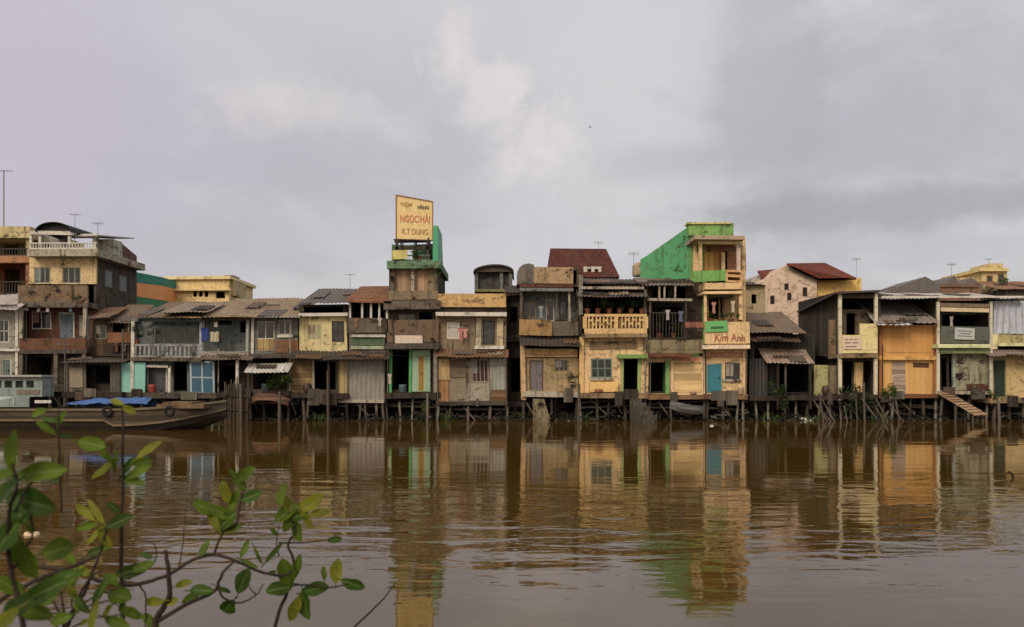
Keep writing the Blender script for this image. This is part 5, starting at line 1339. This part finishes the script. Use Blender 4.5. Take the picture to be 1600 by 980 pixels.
jar(1290, 618, 40.9, .2, .5, JB, 'brown jar before the yellow-green plaster strip', 'jar'); jar(1522, 611, 40.8, .2, .3, JB, 'squat brown jar on the platform above the gangway', 'jar'); jar(238, 613, 40.7, .18, .4, paint((150, 60, 52), .5, .2, 56), 'small red drum before the grey door beside the turquoise panel', 'drum')
jar(415, 612, 40.7, .22, .42, paint((60, 70, 74), .5, .3, 57), 'dark grey drum in the shade under the white awning', 'drum')

# ------------------------------------------------------------------ plants
def clump(mb, c0, rad, n, size, rnd, mats=3):
    subs = [(Vector((rnd.gauss(0, .5) * rad[0], rnd.gauss(0, .5) * rad[1], rnd.gauss(0, .45) * rad[2])), rnd.uniform(.3, .55), rnd.choice(range(mats))) for _ in range(max(3, n // 45))]
    for _ in range(n):
        s_ = rnd.choice(subs); d = Vector((rnd.gauss(0, 1), rnd.gauss(0, 1), rnd.gauss(0, 1))).normalized() * rnd.random() ** .4 * s_[1]
        p = Vector(c0) + s_[0] + Vector((d.x * rad[0], d.y * rad[1], d.z * rad[2]))
        l_ = Vector((rnd.gauss(0, 1), rnd.gauss(0, 1), rnd.gauss(-.2, .6))).normalized() * size * rnd.uniform(.6, 1.3)
        mb.leaf(p, l_, size * rnd.uniform(.35, .6), (rnd.gauss(0, .5), rnd.gauss(0, .5), 1), s_[2] if rnd.random() < .8 else rnd.randrange(mats), .15, 3)
def plant(px, py0, py1, Y, wpx, label, n=120, size=.16, pot=True, seed=0, mats=None, name='potted_plant', group='potted plants on balconies and terraces', stem=True):
    rnd = random.Random(seed + int(px)); xc = X(px, Y); zb = Z(py1, Y); zt = Z(py0, Y)
    t = Thing(name, label, 'plant', (xc, Y, zb), group)
    z2 = zb
    if pot:
        ph = min(.28, (zt - zb) * .3); t.part('pot', MB().lathe(xc, Y, [(.09, zb), (.14, zb + ph), (.155, zb + ph), (.155, zb + ph + .03), (.12, zb + ph + .03), (.11, zb + ph - .02)], 12), tiles((140, 84, 60), 9)); z2 = zb + ph
    if stem:
        mb = MB()
        for k in range(4): mb.tube([(xc, Y, z2), (xc + rnd.uniform(-.4, .4) * wpx / F * Y * .5, Y + rnd.uniform(-.15, .15), z2 + (zt - z2) * rnd.uniform(.6, .9))], [.022, .008], 5)
        t.part('stem', mb, BARK)
    mb = MB(); clump(mb, (xc, Y, (zt + z2) / 2 + .02), (wpx / F * Y * .5, .28, (zt - z2) * .5), n, size, rnd)
    t.part('foliage', mb, mats or [LEAF_D, LEAF_D, LEAF_M]); return t
for i, (px, a_, b_, wd, lab) in enumerate(((918, 458, 492, 22, 'leftmost dark leafy plant behind the openwork balcony'), (934, 452, 492, 22, 'tall dark plant behind the openwork balcony, second from its left end'), (952, 460, 492, 20, 'dark plant near the middle post of the openwork balcony'),
        (968, 455, 492, 22, 'dark plant right of the middle post of the openwork balcony'), (986, 462, 492, 22, 'dark plant second from the right end of the openwork balcony'), (1003, 464, 492, 18, 'rightmost dark plant behind the openwork balcony'))):
    plant(px, a_, b_, 40.8, wd, lab, 170, .17, True, i)
plant(1052, 476, 530, 40.9, 34, 'dark bushy plant on the cluttered upper veranda', 260, .17, True, 3)
plant(1030, 492, 530, 40.85, 20, 'smaller dark plant left of the bushy one on the cluttered veranda', 120, .15, True, 4)
for i, (px, lab) in enumerate(((1110, 'small plant at the left end of the tower balcony above the green sign board'), (1126, 'small plant second from left on the tower balcony'), (1142, 'small plant third from left on the tower balcony'), (1156, 'small plant at the right end of the tower balcony'))):
    plant(px, 488, 504, 40.75, 13, lab, 60, .11, True, i)
plant(655, 388, 408, 41.0, 28, 'leafy plant on the billboard tower terrace', 150, .12, True, 6, [LEAF_D, LEAF_M, LEAF_M])
plant(688, 420, 446, 41.0, 16, 'wispy plant sprouting from the right side of the billboard tower', 70, .13, False, 7, None, 'wall_plant', None)
plant(612, 426, 440, 40.9, 12, 'tuft of weeds on the left corner of the billboard tower', 40, .12, False, 8, None, 'wall_plant', None)
plant(434, 572, 622, 40.2, 36, 'dark green shrub hanging beside the white awning', 300, .17, False, 9, None, 'shrub', None)
plant(1222, 598, 640, 40.6, 34, 'green weedy bush growing under the pale patched awning', 320, .15, False, 10, [LEAF_D, LEAF_M, LEAF_D], 'shrub', None)
plant(1345, 600, 650, 40.3, 60, 'dark scrub tangled among the leaning poles', 420, .16, False, 11, [LEAF_D, LEAF_D, LEAF_D], 'shrub', None)
plant(1390, 604, 640, 40.5, 30, 'dark weeds at the left foot of the orange house', 180, .15, False, 12, [LEAF_D, LEAF_D, LEAF_M], 'shrub', None)
plant(660, 618, 652, 40.4, 26, 'grassy green weeds under the mint wall panel', 160, .14, False, 13, [LEAF_M, LEAF_D, LEAF_Y], 'shrub', None)
plant(1553, 606, 624, 40.4, 16, 'brown-green weeds beside the dark green doorway', 70, .13, False, 14, [LEAF_D, LEAF_D, LEAF_M], 'shrub', None)
plant(128, 460, 476, 41.1, 18, 'potted plant on the balcony of the tall weathered house', 70, .12, True, 15)
plant(214, 512, 540, 40.85, 14, 'dark climbing plant in the left corner of the white balustrade balcony', 110, .13, True, 16)
# tree at far right
t = Thing('tree', 'small yellow-green tree between the roofs at the far right', 'tree', (X(1572, 58), 58, 1.0))
xc, Y = X(1570, 58), 58
mb = MB(); mb.tube([(xc, Y, 1.0), (xc + .1, Y, 5), (xc, Y, Z(452, Y))], [.16, .12, .07], 8)
for k in range(6): mb.tube([(xc, Y, Z(458, Y)), (xc + random.uniform(-.7, .7), Y + random.uniform(-.5, .5), Z(random.uniform(440, 452), Y))], [.05, .02], 5)
t.part('trunk', mb, BARK); mb = MB(); clump(mb, (xc, Y, Z(449, Y)), (.75, .6, .55), 420, .2, random.Random(5)); t.part('crown', mb, [LEAF_M, LEAF_Y, LEAF_D])

# ------------------------------------------------------------------ washing
def garment(px0, px1, py0, py1, Y, rgb, label, sleeves=True):
    mb = MB(); n_, m_ = 10, 10; x0, x1, z1, z0 = X(px0, Y), X(px1, Y), Z(py0, Y), Z(py1, Y); xc = (x0 + x1) / 2; hw = (x1 - x0) / 2
    for lay in (0, 1):
        o = len(mb.v)
        for j in range(m_ + 1):
            t = j / m_; wd = hw * (1.0 if (t < .3 and sleeves) else (.62 if sleeves else .95)) * (1 + .06 * math.sin(t * 9))
            for i in range(n_ + 1):
                u = i / n_ * 2 - 1
                mb.v.append(Vector((xc + u * wd, Y + .03 * math.sin(u * 7 + t * 3) + lay * .035 * (1 - u * u) + .006 * lay, z1 + (z0 - z1) * t - (.03 if abs(u) < .3 and j == 0 else 0))))
        for j in range(m_):
            for i in range(n_):
                a_ = o + j * (n_ + 1) + i; f = (a_, a_ + n_ + 1, a_ + n_ + 2, a_ + 1); mb.face(f if not lay else f[::-1])
    mb.smooth = True
    return solo('garment', mb, paint(rgb, .9, .15), label, 'clothing', 'washing hung on the houses', ((x0 + x1) / 2, Y, z1))
garment(716, 724, 513, 532, 40.6, (190, 118, 116), 'pink garment hung on the tan parapet house, left of the paler one')
garment(723, 731, 514, 528, 40.6, (206, 152, 142), 'pale pink garment hung on the tan parapet house')
solo('clothesline', MB().tube([(X(700, 40.6), 40.6, Z(511, 40.6)), (X(722, 40.6), 40.6, Z(513.5, 40.6)), (X(750, 40.6), 40.6, Z(511, 40.6))], .008, 5).tube([(X(700, 40.6), 40.6, Z(511, 40.6)), (X(700, 40.6), 40.92, Z(511, 40.6))], .012, 5).tube([(X(750, 40.6), 40.6, Z(511, 40.6)), (X(750, 40.6), 40.92, Z(511, 40.6))], .012, 5), IRON, 'clothesline with pink washing on the tan parapet house', 'clothesline', 'clotheslines')
garment(314, 326, 512, 532, 40.6, (46, 70, 138), 'deep blue cloth hanging on the open-fronted house', False)
garment(334, 340, 503, 511, 40.6, (222, 214, 208), 'small white cloth hanging under the tan tin roof', False)
garment(328, 342, 518, 534, 40.65, (178, 168, 140), 'pale beige cloth hanging on the open-fronted house', False)
solo('clothesline', MB().tube([(X(312, 40.6), 40.6, Z(503, 40.6)), (X(360, 40.6), 40.6, Z(505, 40.6)), (X(388, 40.6), 40.6, Z(503, 40.6))], .008, 5), IRON, 'clothesline under the tan tin roof of the open-fronted house', 'clothesline', 'clotheslines')
for k, (px, rgb, lab) in enumerate(((60, (150, 140, 130), 'grey garment on the weathered house balcony'), (74, (206, 200, 190), 'white garment on the weathered house balcony'), (110, (112, 132, 150), 'bluish garment on the weathered house balcony'))):
    garment(px - 4, px + 4, 474, 487, 41.15, rgb, lab)
for px0_, px1_, a_, b_, Yg, rgb, lab in ((1040, 1047, 484, 500, 40.45, (176, 168, 170), 'pale shirt hung over the railing of the dark cluttered veranda'), (1060, 1068, 486, 503, 40.45, (96, 104, 132), 'dull blue shirt hung over the railing of the dark cluttered veranda'),
        (1112, 1119, 472, 490, 40.7, (176, 132, 120), 'faded pink shirt hung in the third-floor loggia of the green tower'), (1142, 1149, 470, 488, 40.75, (196, 184, 160), 'cream shirt hung in the third-floor loggia of the green tower'),
        (842, 849, 478, 497, 40.9, (140, 150, 156), 'grey-blue shirt hung on the grey upper storey beside the rounded parapet'), (1484, 1490, 494, 510, 40.9, (170, 160, 150), 'pale cloth hung above the sign on the dark glazed balcony'),
        (554, 560, 497, 512, 40.6, (150, 112, 92), 'brownish cloth hung on the parapet below the white veranda posts'), (590, 597, 497, 510, 40.6, (182, 176, 164), 'whitish cloth hung on the parapet below the white veranda posts'),
        (178, 185, 536, 550, 40.95, (120, 84, 70), 'rusty red cloth on the railing of the ramshackle brown shack'), (190, 198, 537, 549, 40.95, (132, 138, 128), 'greyish cloth on the railing of the ramshackle brown shack')):
    garment(px0_, px1_, a_, b_, Yg, rgb, lab)
garment(606, 612, 584, 600, 40.7, (206, 198, 178), 'white shirt hung by the green door jamb')
# ------------------------------------------------------------------ aerials
AER = paint((128, 126, 126), .5, .2, 44)
def aerial(px, pt, pb, Y, label, kind=0, group='television aerials on the roofs'):
    t = Thing('aerial', label, 'aerial', (X(px, Y), Y, Z(pb, Y)), group); x_ = X(px, Y); z0, z1 = Z(pb, Y), Z(pt, Y)
    t.part('mast', MB().tube([(x_, Y, z0 - .4), (x_, Y, z1)], .013 if kind < 2 else .035, 6), AER)
    mb = MB(); L_ = .26 if kind < 2 else .5
    mb.tube([(x_ - L_, Y, z1 - .05), (x_ + L_, Y, z1 - .05)], .008 if kind < 2 else .02, 5)
    for k in range(6):
        xx = x_ - L_ + k * L_ * .4; mb.tube([(xx, Y - .25, z1 - .05), (xx, Y + .25, z1 - .05)], .006, 4)
        if kind == 1: mb.tube([(xx, Y, z1 - .2), (xx, Y, z1 + .1)], .006, 4)
    t.part('antenna', mb, AER)
aerial(6, 266, 354, 48, 'tall thin mast with crossbar at the left edge', 2)
aerial(117, 334, 366, 43, 'thin aerial above the roof terrace of the weathered house'); aerial(153, 348, 374, 44, 'short aerial on the rear roof of the weathered house', 1)
aerial(547, 428, 450, 44, 'thin aerial above the rusty tiled roof'); aerial(935, 378, 395, 54.5, 'aerial on the dark red hipped roof', 1); aerial(1545, 404, 414, 62, 'aerial on the small yellow house')
aerial(1487, 412, 428, 54, 'aerial over the jagged grey gables', 1); aerial(990, 395, 436, 44, 'aerial left of the green gable wall', 1); aerial(1338, 404, 436, 60, 'faint aerial right of the red tile roof', 1)
# rooftop water tank beside the red roof
mb = MB(); mb.lathe(X(1000, 46), 46, [(.4, Z(432, 46)), (.45, Z(430, 46)), (.45, Z(416, 46)), (.3, Z(412, 46)), (.1, Z(410, 46))], 16)
solo('water_tank', mb, tin((176, 160, 130), .4, 30), 'pale drum water tank on a roof left of the green gable wall', 'water tank')

# ------------------------------------------------------------------ flotsam, bird
def float_lump(px, py, wpx, hpx, mat, label, name):
    Y = CAM_H * F / (py - HZ); mb = MB(); sx = wpx / F * Y / 2; hz = hpx / F * Y
    o = [(-1, -.5, 0), (1, -.6, 0), (.9, .6, 0), (-.95, .5, 0), (-.85, -.4, 1), (.8, -.45, .8), (.75, .45, .9), (-.8, .4, 1.05)]
    mb.hexa([(X(px, Y) + a_ * sx, Y + b_ * sx, -.03 + c_ * hz) for a_, b_, c_ in o]); solo(name, mb, mat, label, 'rubbish', 'rubbish floating on the river')
float_lump(1258, 657, 17, 5, paint((206, 202, 192), .7, .1), 'white foam block floating below the dark shacks', 'foam_block')
float_lump(50, 836, 22, 8, paint((226, 196, 156), .6, .1), 'pale orange carton floating behind the left leaves', 'carton')
float_lump(1112, 666, 6, 3, paint((196, 190, 178), .7, .1), 'tiny white scrap floating below the blue door', 'foam_scrap')
Y = CAM_H * F / (746 - HZ)
solo('snag', MB().tube([(X(1586, Y), Y, -.4), (X(1582, Y), Y, .06), (X(1577, Y), Y, .12), (X(1572, Y), Y, .09)], [.03, .03, .025, .012], 7), BARK, 'bent dark snag poking out of the water near the right edge', 'branch')
Y = 70; bc = Vector((X(922, Y), Y, Z(199, Y))); mb = MB(); mb.smooth = True
mb.tube([bc + Vector((-.2, 0, .02)), bc + Vector((-.1, 0, .03)), bc + Vector((.02, 0, .02)), bc + Vector((.12, 0, 0)), bc + Vector((.24, 0, -.01))], [.012, .04, .05, .03, .012], 8)
o = len(mb.v)
for s_ in (-1, 1):
    o = len(mb.v); mb.v += [bc + Vector(p) for p in ((-.06, s_ * .03, .03), (.08, s_ * .03, .02), (.02, s_ * .22, .13), (-.05, s_ * .2, .14), (.1, s_ * .42, .10))]
    mb.face((o, o + 1, o + 2, o + 3)); mb.face((o + 3, o + 2, o + 4))
mb.v = [bc + (v - bc) * .62 for v in mb.v]
solo('bird', mb, paint((84, 82, 84), .8, .1), 'tiny dark bird flying high in the grey sky', 'bird', None, tuple(bc))

# ================================================================== FOREGROUND SHRUBS
def pt(px, py, Y): return Vector((X(px, Y), Y, Z(py, Y)))
def shrub(label, base_px, Yb, stems, leaves, seed):
    rnd = random.Random(seed); t = Thing('riverside_shrub', label, 'shrub', (X(base_px, Yb), Yb, .66), 'leafy shrubs on the near bank')
    mb = MB(); mb.smooth = True
    for st in stems:
        r0, r1, pts = st[0], st[1], st[2:]
        P = [pt(*p) for p in pts]; out = []
        for i in range(len(P) - 1):            # smooth the polyline
            p0, p1, p2, p3 = P[max(i - 1, 0)], P[i], P[i + 1], P[min(i + 2, len(P) - 1)]
            for k in range(4):
                s_ = k / 4; out.append(.5 * ((2 * p1) + (p2 - p0) * s_ + (2 * p0 - 5 * p1 + 4 * p2 - p3) * s_ ** 2 + (3 * p1 - p0 - 3 * p2 + p3) * s_ ** 3))
        out.append(P[-1]); m_ = len(out)
        mb.tube([p + Vector((rnd.uniform(-1, 1), rnd.uniform(-1, 1), rnd.uniform(-1, 1))) * .0012 for p in out], [r0 + (r1 - r0) * i / (m_ - 1) for i in range(m_)], 7)
    t.part('branches', mb, BARK)
    mb = MB(); mb.smooth = True
    for (px, py, dx_, dy_, wd, Y, m) in leaves:    # centre, length vector and width in photo pixels, distance, tone
        s_ = Y / F; d = Vector((dx_ * s_, rnd.uniform(-.25, .25) * math.hypot(dx_, dy_) * s_, -dy_ * s_))
        b_ = pt(px, py, Y) - d / 2
        mb.leaf(b_, d, wd * s_ * .92, (rnd.uniform(-.5, .5), -1, rnd.uniform(.1, .7)), m, rnd.uniform(.05, .16), 8)
        mb.tube([b_ - d.normalized() * .012, b_ + d * .04], .0014, 4, m)
    for st in stems:
        for (ax, ay, aY), (bx_, by_, bY) in zip(st[2:], st[3:]):
            if ay > 985 or by_ > 985: continue
            for q in range(rnd.choice((0, 0, 0, 1)) if seed < 3 else rnd.choice((0, 0, 0, 0, 1))):
                t_ = rnd.random(); Y = aY + (bY - aY) * t_; p = pt(ax + (bx_ - ax) * t_, ay + (by_ - ay) * t_, Y); an = rnd.uniform(-.4, 3.5); ln = rnd.uniform(14, 30) * Y / F
                d = Vector((math.cos(an) * ln, rnd.uniform(-.5, .5) * ln, math.sin(an) * ln))
                mb.leaf(p, d, ln * rnd.uniform(.4, .6), (rnd.uniform(-.6, .6), -1, rnd.uniform(0, .8)), rnd.choice((0, 1, 1, 2)), rnd.uniform(.05, .3), 7)
    t.part('foliage', mb, [FL_D, FL_M, FL_Y, FL_R]); return t
FL_R = leafmat('leaf_midrib', (0.12, 0.16, 0.045), .25, .5); FL_D = leafmat('shrub_leaf_dark', (0.038, 0.078, 0.009), .35, .5); FL_M = leafmat('shrub_leaf_green', (0.085, 0.135, 0.011), .42, .55); FL_Y = leafmat('shrub_leaf_yellow_green', (0.19, 0.20, 0.018), .45, .55)
shrub('shrub with the largest blurred leaves, filling the lower left corner', 30, .95,
  [(.004, .0016, (60, 1180, 1.0), (40, 1000, 1.0), (20, 900, 1.0), (12, 820, .98), (25, 760, .97), (20, 725, .96)), (.0022, .0012, (20, 890, 1.0), (50, 840, 1.02), (45, 800, 1.02)),
   (.002, .0012, (22, 800, 1.0), (45, 760, 1.02), (60, 745, 1.03)), (.004, .0028, (-60, 985, 1.1), (0, 938, 1.12), (40, 915, 1.13), (100, 890, 1.15), (150, 870, 1.17))],
  [(18, 705, 4, -66, 30, .96, 1), (62, 737, 78, -14, 34, .98, 1), (50, 785, 76, 18, 46, 1.02, 0), (8, 770, -50, 40, 36, .95, 0), (35, 868, 26, 84, 44, 1.0, 1), (90, 860, 48, -10, 38, 1.05, 1), (8, 840, -40, 50, 40, .98, 0),
   (66, 925, 78, -42, 36, 1.0, 0), (28, 948, -50, 26, 34, .97, 0), (95, 905, 50, -30, 26, 1.1, 0), (10, 968, -40, 30, 30, .95, 2), (55, 958, 50, 16, 26, 1.0, 1), (30, 805, -30, -30, 26, 1.0, 0), (5, 742, 40, -12, 22, 1.0, 1), (15, 915, 46, 30, 26, 1.02, 1)], 1)
shrub('upright thin-stemmed shrub with narrow leaves crossing the barge', 150, 1.5,
  [(.005, .0016, (196, 1150, 1.5), (192, 980, 1.5), (190, 850, 1.5), (191, 760, 1.5), (192, 690, 1.5), (191, 632, 1.5)), (.002, .001, (96, 800, 1.6), (93, 720, 1.6), (92, 660, 1.6), (92, 622, 1.6)),
   (.004, .0016, (110, 1180, 1.45), (105, 985, 1.45), (130, 930, 1.45), (150, 880, 1.45), (162, 845, 1.45), (172, 812, 1.45)), (.003, .0015, (103, 985, 1.45), (90, 950, 1.45), (75, 930, 1.45)),
   (.003, .0014, (108, 975, 1.45), (120, 940, 1.42), (140, 905, 1.4), (160, 890, 1.4)), (.003, .0014, (100, 985, 1.4), (98, 940, 1.4), (82, 905, 1.4)), (.002, .001, (100, 985, 1.42), (118, 958, 1.42), (150, 930, 1.42), (188, 915, 1.42), (204, 895, 1.44)), (.0018, .0009, (106, 985, 1.44), (140, 968, 1.44), (180, 962, 1.45), (205, 955, 1.45)), (.0018, .0009, (96, 985, 1.42), (70, 965, 1.42), (40, 970, 1.4)), (.0016, .0008, (112, 950, 1.44), (112, 910, 1.44), (108, 875, 1.45)), (.002, .001, (108, 960, 1.45), (135, 948, 1.45), (165, 940, 1.45), (190, 938, 1.45))],
  [(182, 628, -24, -10, 12, 1.5, 2), (202, 640, 22, 10, 12, 1.5, 2), (80, 656, -34, -12, 10, 1.6, 0), (72, 668, 30, 22, 12, 1.6, 1), (95, 655, 14, -30, 10, 1.6, 1), (60, 645, -30, 10, 14, 1.55, 1),
   (142, 694, 46, 8, 26, 1.45, 1), (166, 712, 20, 34, 14, 1.5, 1), (160, 735, -34, 24, 14, 1.5, 2), (215, 738, 44, -24, 18, 1.5, 1), (206, 750, 40, 10, 14, 1.5, 1), (232, 702, 34, -30, 16, 1.5, 2), (222, 722, 34, -8, 16, 1.52, 1), (180, 722, -10, 40, 12, 1.5, 1), (200, 728, 22, -30, 12, 1.5, 0),
   (132, 800, -34, -26, 14, 1.45, 2), (150, 800, -28, -40, 12, 1.45, 2), (186, 815, 40, -18, 22, 1.45, 0), (150, 836, -30, 30, 14, 1.45, 2), (164, 842, 20, 34, 14, 1.45, 2), (136, 822, -34, 6, 14, 1.45, 1),
   (156, 925, 24, -46, 18, 1.4, 0), (186, 932, 40, 8, 30, 1.45, 1), (146, 962, 4, -52, 16, 1.38, 2), (182, 972, 44, 14, 20, 1.4, 1), (206, 893, 46, -6, 24, 1.5, 0), (224, 886, 34, -14, 18, 1.5, 1), (75, 938, -30, 16, 18, 1.4, 1), (118, 900, 30, -30, 16, 1.4, 1), (172, 905, -30, -16, 16, 1.45, 1), (128, 945, 24, 26, 16, 1.4, 0), (95, 968, -34, 14, 20, 1.38, 1),
   (110, 872, -18, -30, 14, 1.45, 1), (148, 862, 26, -14, 14, 1.45, 0), (205, 958, 30, 22, 18, 1.45, 1), (168, 955, -20, 24, 14, 1.42, 2), (112, 925, -20, -24, 14, 1.42, 2)], 2)
shrub('spreading branchy shrub with rounded leaves and curved bare twigs', 250, 1.8,
  [(.0085, .004, (215, 1200, 1.8), (240, 990, 1.8), (256, 950, 1.8), (265, 928, 1.8), (263, 895, 1.8), (258, 860, 1.8)),
   (.005, .003, (60, 884, 1.75), (110, 893, 1.75), (165, 910, 1.78), (215, 913, 1.8), (258, 900, 1.8), (300, 876, 1.82), (333, 867, 1.85), (370, 877, 1.86), (405, 893, 1.88), (440, 900, 1.9), (458, 893, 1.9)),
   (.003, .0018, (333, 867, 1.85), (341, 848, 1.85), (350, 830, 1.85), (368, 822, 1.85), (372, 805, 1.85), (380, 770, 1.85)), (.005, .0025, (248, 970, 1.8), (290, 945, 1.8), (335, 924, 1.8), (343, 905, 1.8), (352, 890, 1.8), (366, 878, 1.82)),
   (.003, .0012, (340, 918, 1.8), (350, 935, 1.8), (375, 942, 1.82), (400, 930, 1.82), (412, 912, 1.82)), (.002, .001, (400, 930, 1.82), (392, 920, 1.82), (388, 912, 1.82)),
   (.0025, .0012, (215, 912, 1.8), (228, 935, 1.8), (225, 990, 1.8)), (.002, .001, (200, 905, 1.8), (240, 880, 1.8), (240, 850, 1.8), (215, 845, 1.8)), (.0016, .0008, (280, 885, 1.82), (286, 850, 1.82), (290, 800, 1.82))],
  [(380, 742, 34, -26, 20, 1.85, 1), (352, 768, 8, 36, 20, 1.85, 2), (320, 793, 38, 18, 22, 1.85, 1), (352, 814, 30, -34, 28, 1.85, 0), (392, 776, 34, -12, 20, 1.85, 0), (334, 814, -22, -34, 14, 1.85, 2), (345, 800, -40, -20, 20, 1.85, 1), (366, 782, 12, -40, 18, 1.86, 1), (372, 750, -22, -36, 14, 1.85, 1), (362, 826, 30, -10, 14, 1.85, 1),
   (382, 858, 10, -28, 11, 1.87, 1), (428, 864, 30, -34, 9, 1.88, 0), (403, 868, 14, 32, 6, 1.88, 1), (390, 881, 28, 14, 8, 1.87, 1), (379, 908, 14, -40, 26, 1.85, 0), (357, 948, -20, 24, 28, 1.82, 0), (349, 921, 24, 12, 8, 1.82, 0),
   (315, 922, 42, -4, 20, 1.8, 0), (240, 940, -38, 4, 16, 1.8, 2), (266, 940, 24, -6, 16, 1.8, 2), (286, 912, 28, -10, 14, 1.82, 2), (298, 935, -30, 16, 14, 1.82, 1), (235, 970, 30, 18, 20, 1.8, 1)], 3)
shrub('low shrub with a star of glossy leaves at its tips, right of the branchy one', 440, 2.0,
  [(.005, .0025, (395, 1200, 2.0), (430, 980, 2.0), (445, 935, 2.0), (455, 905, 2.0), (460, 880, 2.0), (450, 850, 2.0), (462, 830, 2.0), (450, 800, 2.0)), (.0026, .0018, (455, 912, 2.0), (490, 915, 2.0), (520, 918, 2.0), (545, 912, 2.0)), (.002, .001, (436, 868, 2.0), (432, 845, 2.0), (436, 822, 2.0)), (.0026, .0018, (435, 848, 2.0), (470, 848, 2.0), (515, 843, 2.0))],
  [(440, 772, 4, -38, 20, 2.0, 1), (447, 802, 34, -26, 26, 2.0, 1), (467, 806, 28, -10, 24, 2.0, 0), (486, 786, 40, -26, 24, 2.0, 2), (500, 802, 34, -8, 16, 2.0, 2), (464, 830, 10, 34, 18, 2.0, 1), (452, 818, -20, 24, 18, 2.0, 1), (480, 812, 20, 30, 12, 2.0, 2),
   (448, 895, -10, -46, 30, 1.98, 1), (436, 920, -42, 6, 26, 1.98, 0), (464, 886, 12, -42, 14, 2.0, 1), (492, 920, 42, -10, 24, 2.0, 0), (460, 952, -16, 42, 20, 1.98, 2), (476, 946, 10, 46, 24, 1.99, 0), (506, 896, -2, -24, 10, 2.02, 1), (525, 893, 2, -40, 22, 2.02, 2), (551, 913, 38, 14, 20, 2.02, 0)], 4)
t = Thing('riverside_twig', 'single bare leafless twig at the bottom, left of centre', 'twig', (X(500, 2.1), 2.1, .66))
t.part('stem', MB().tube([pt(470, 1180, 2.1), pt(548, 985, 2.1), pt(575, 960, 2.1), pt(600, 935, 2.1), pt(619, 910, 2.1)], [.004, .003, .0025, .002, .0015], 6), BARK)
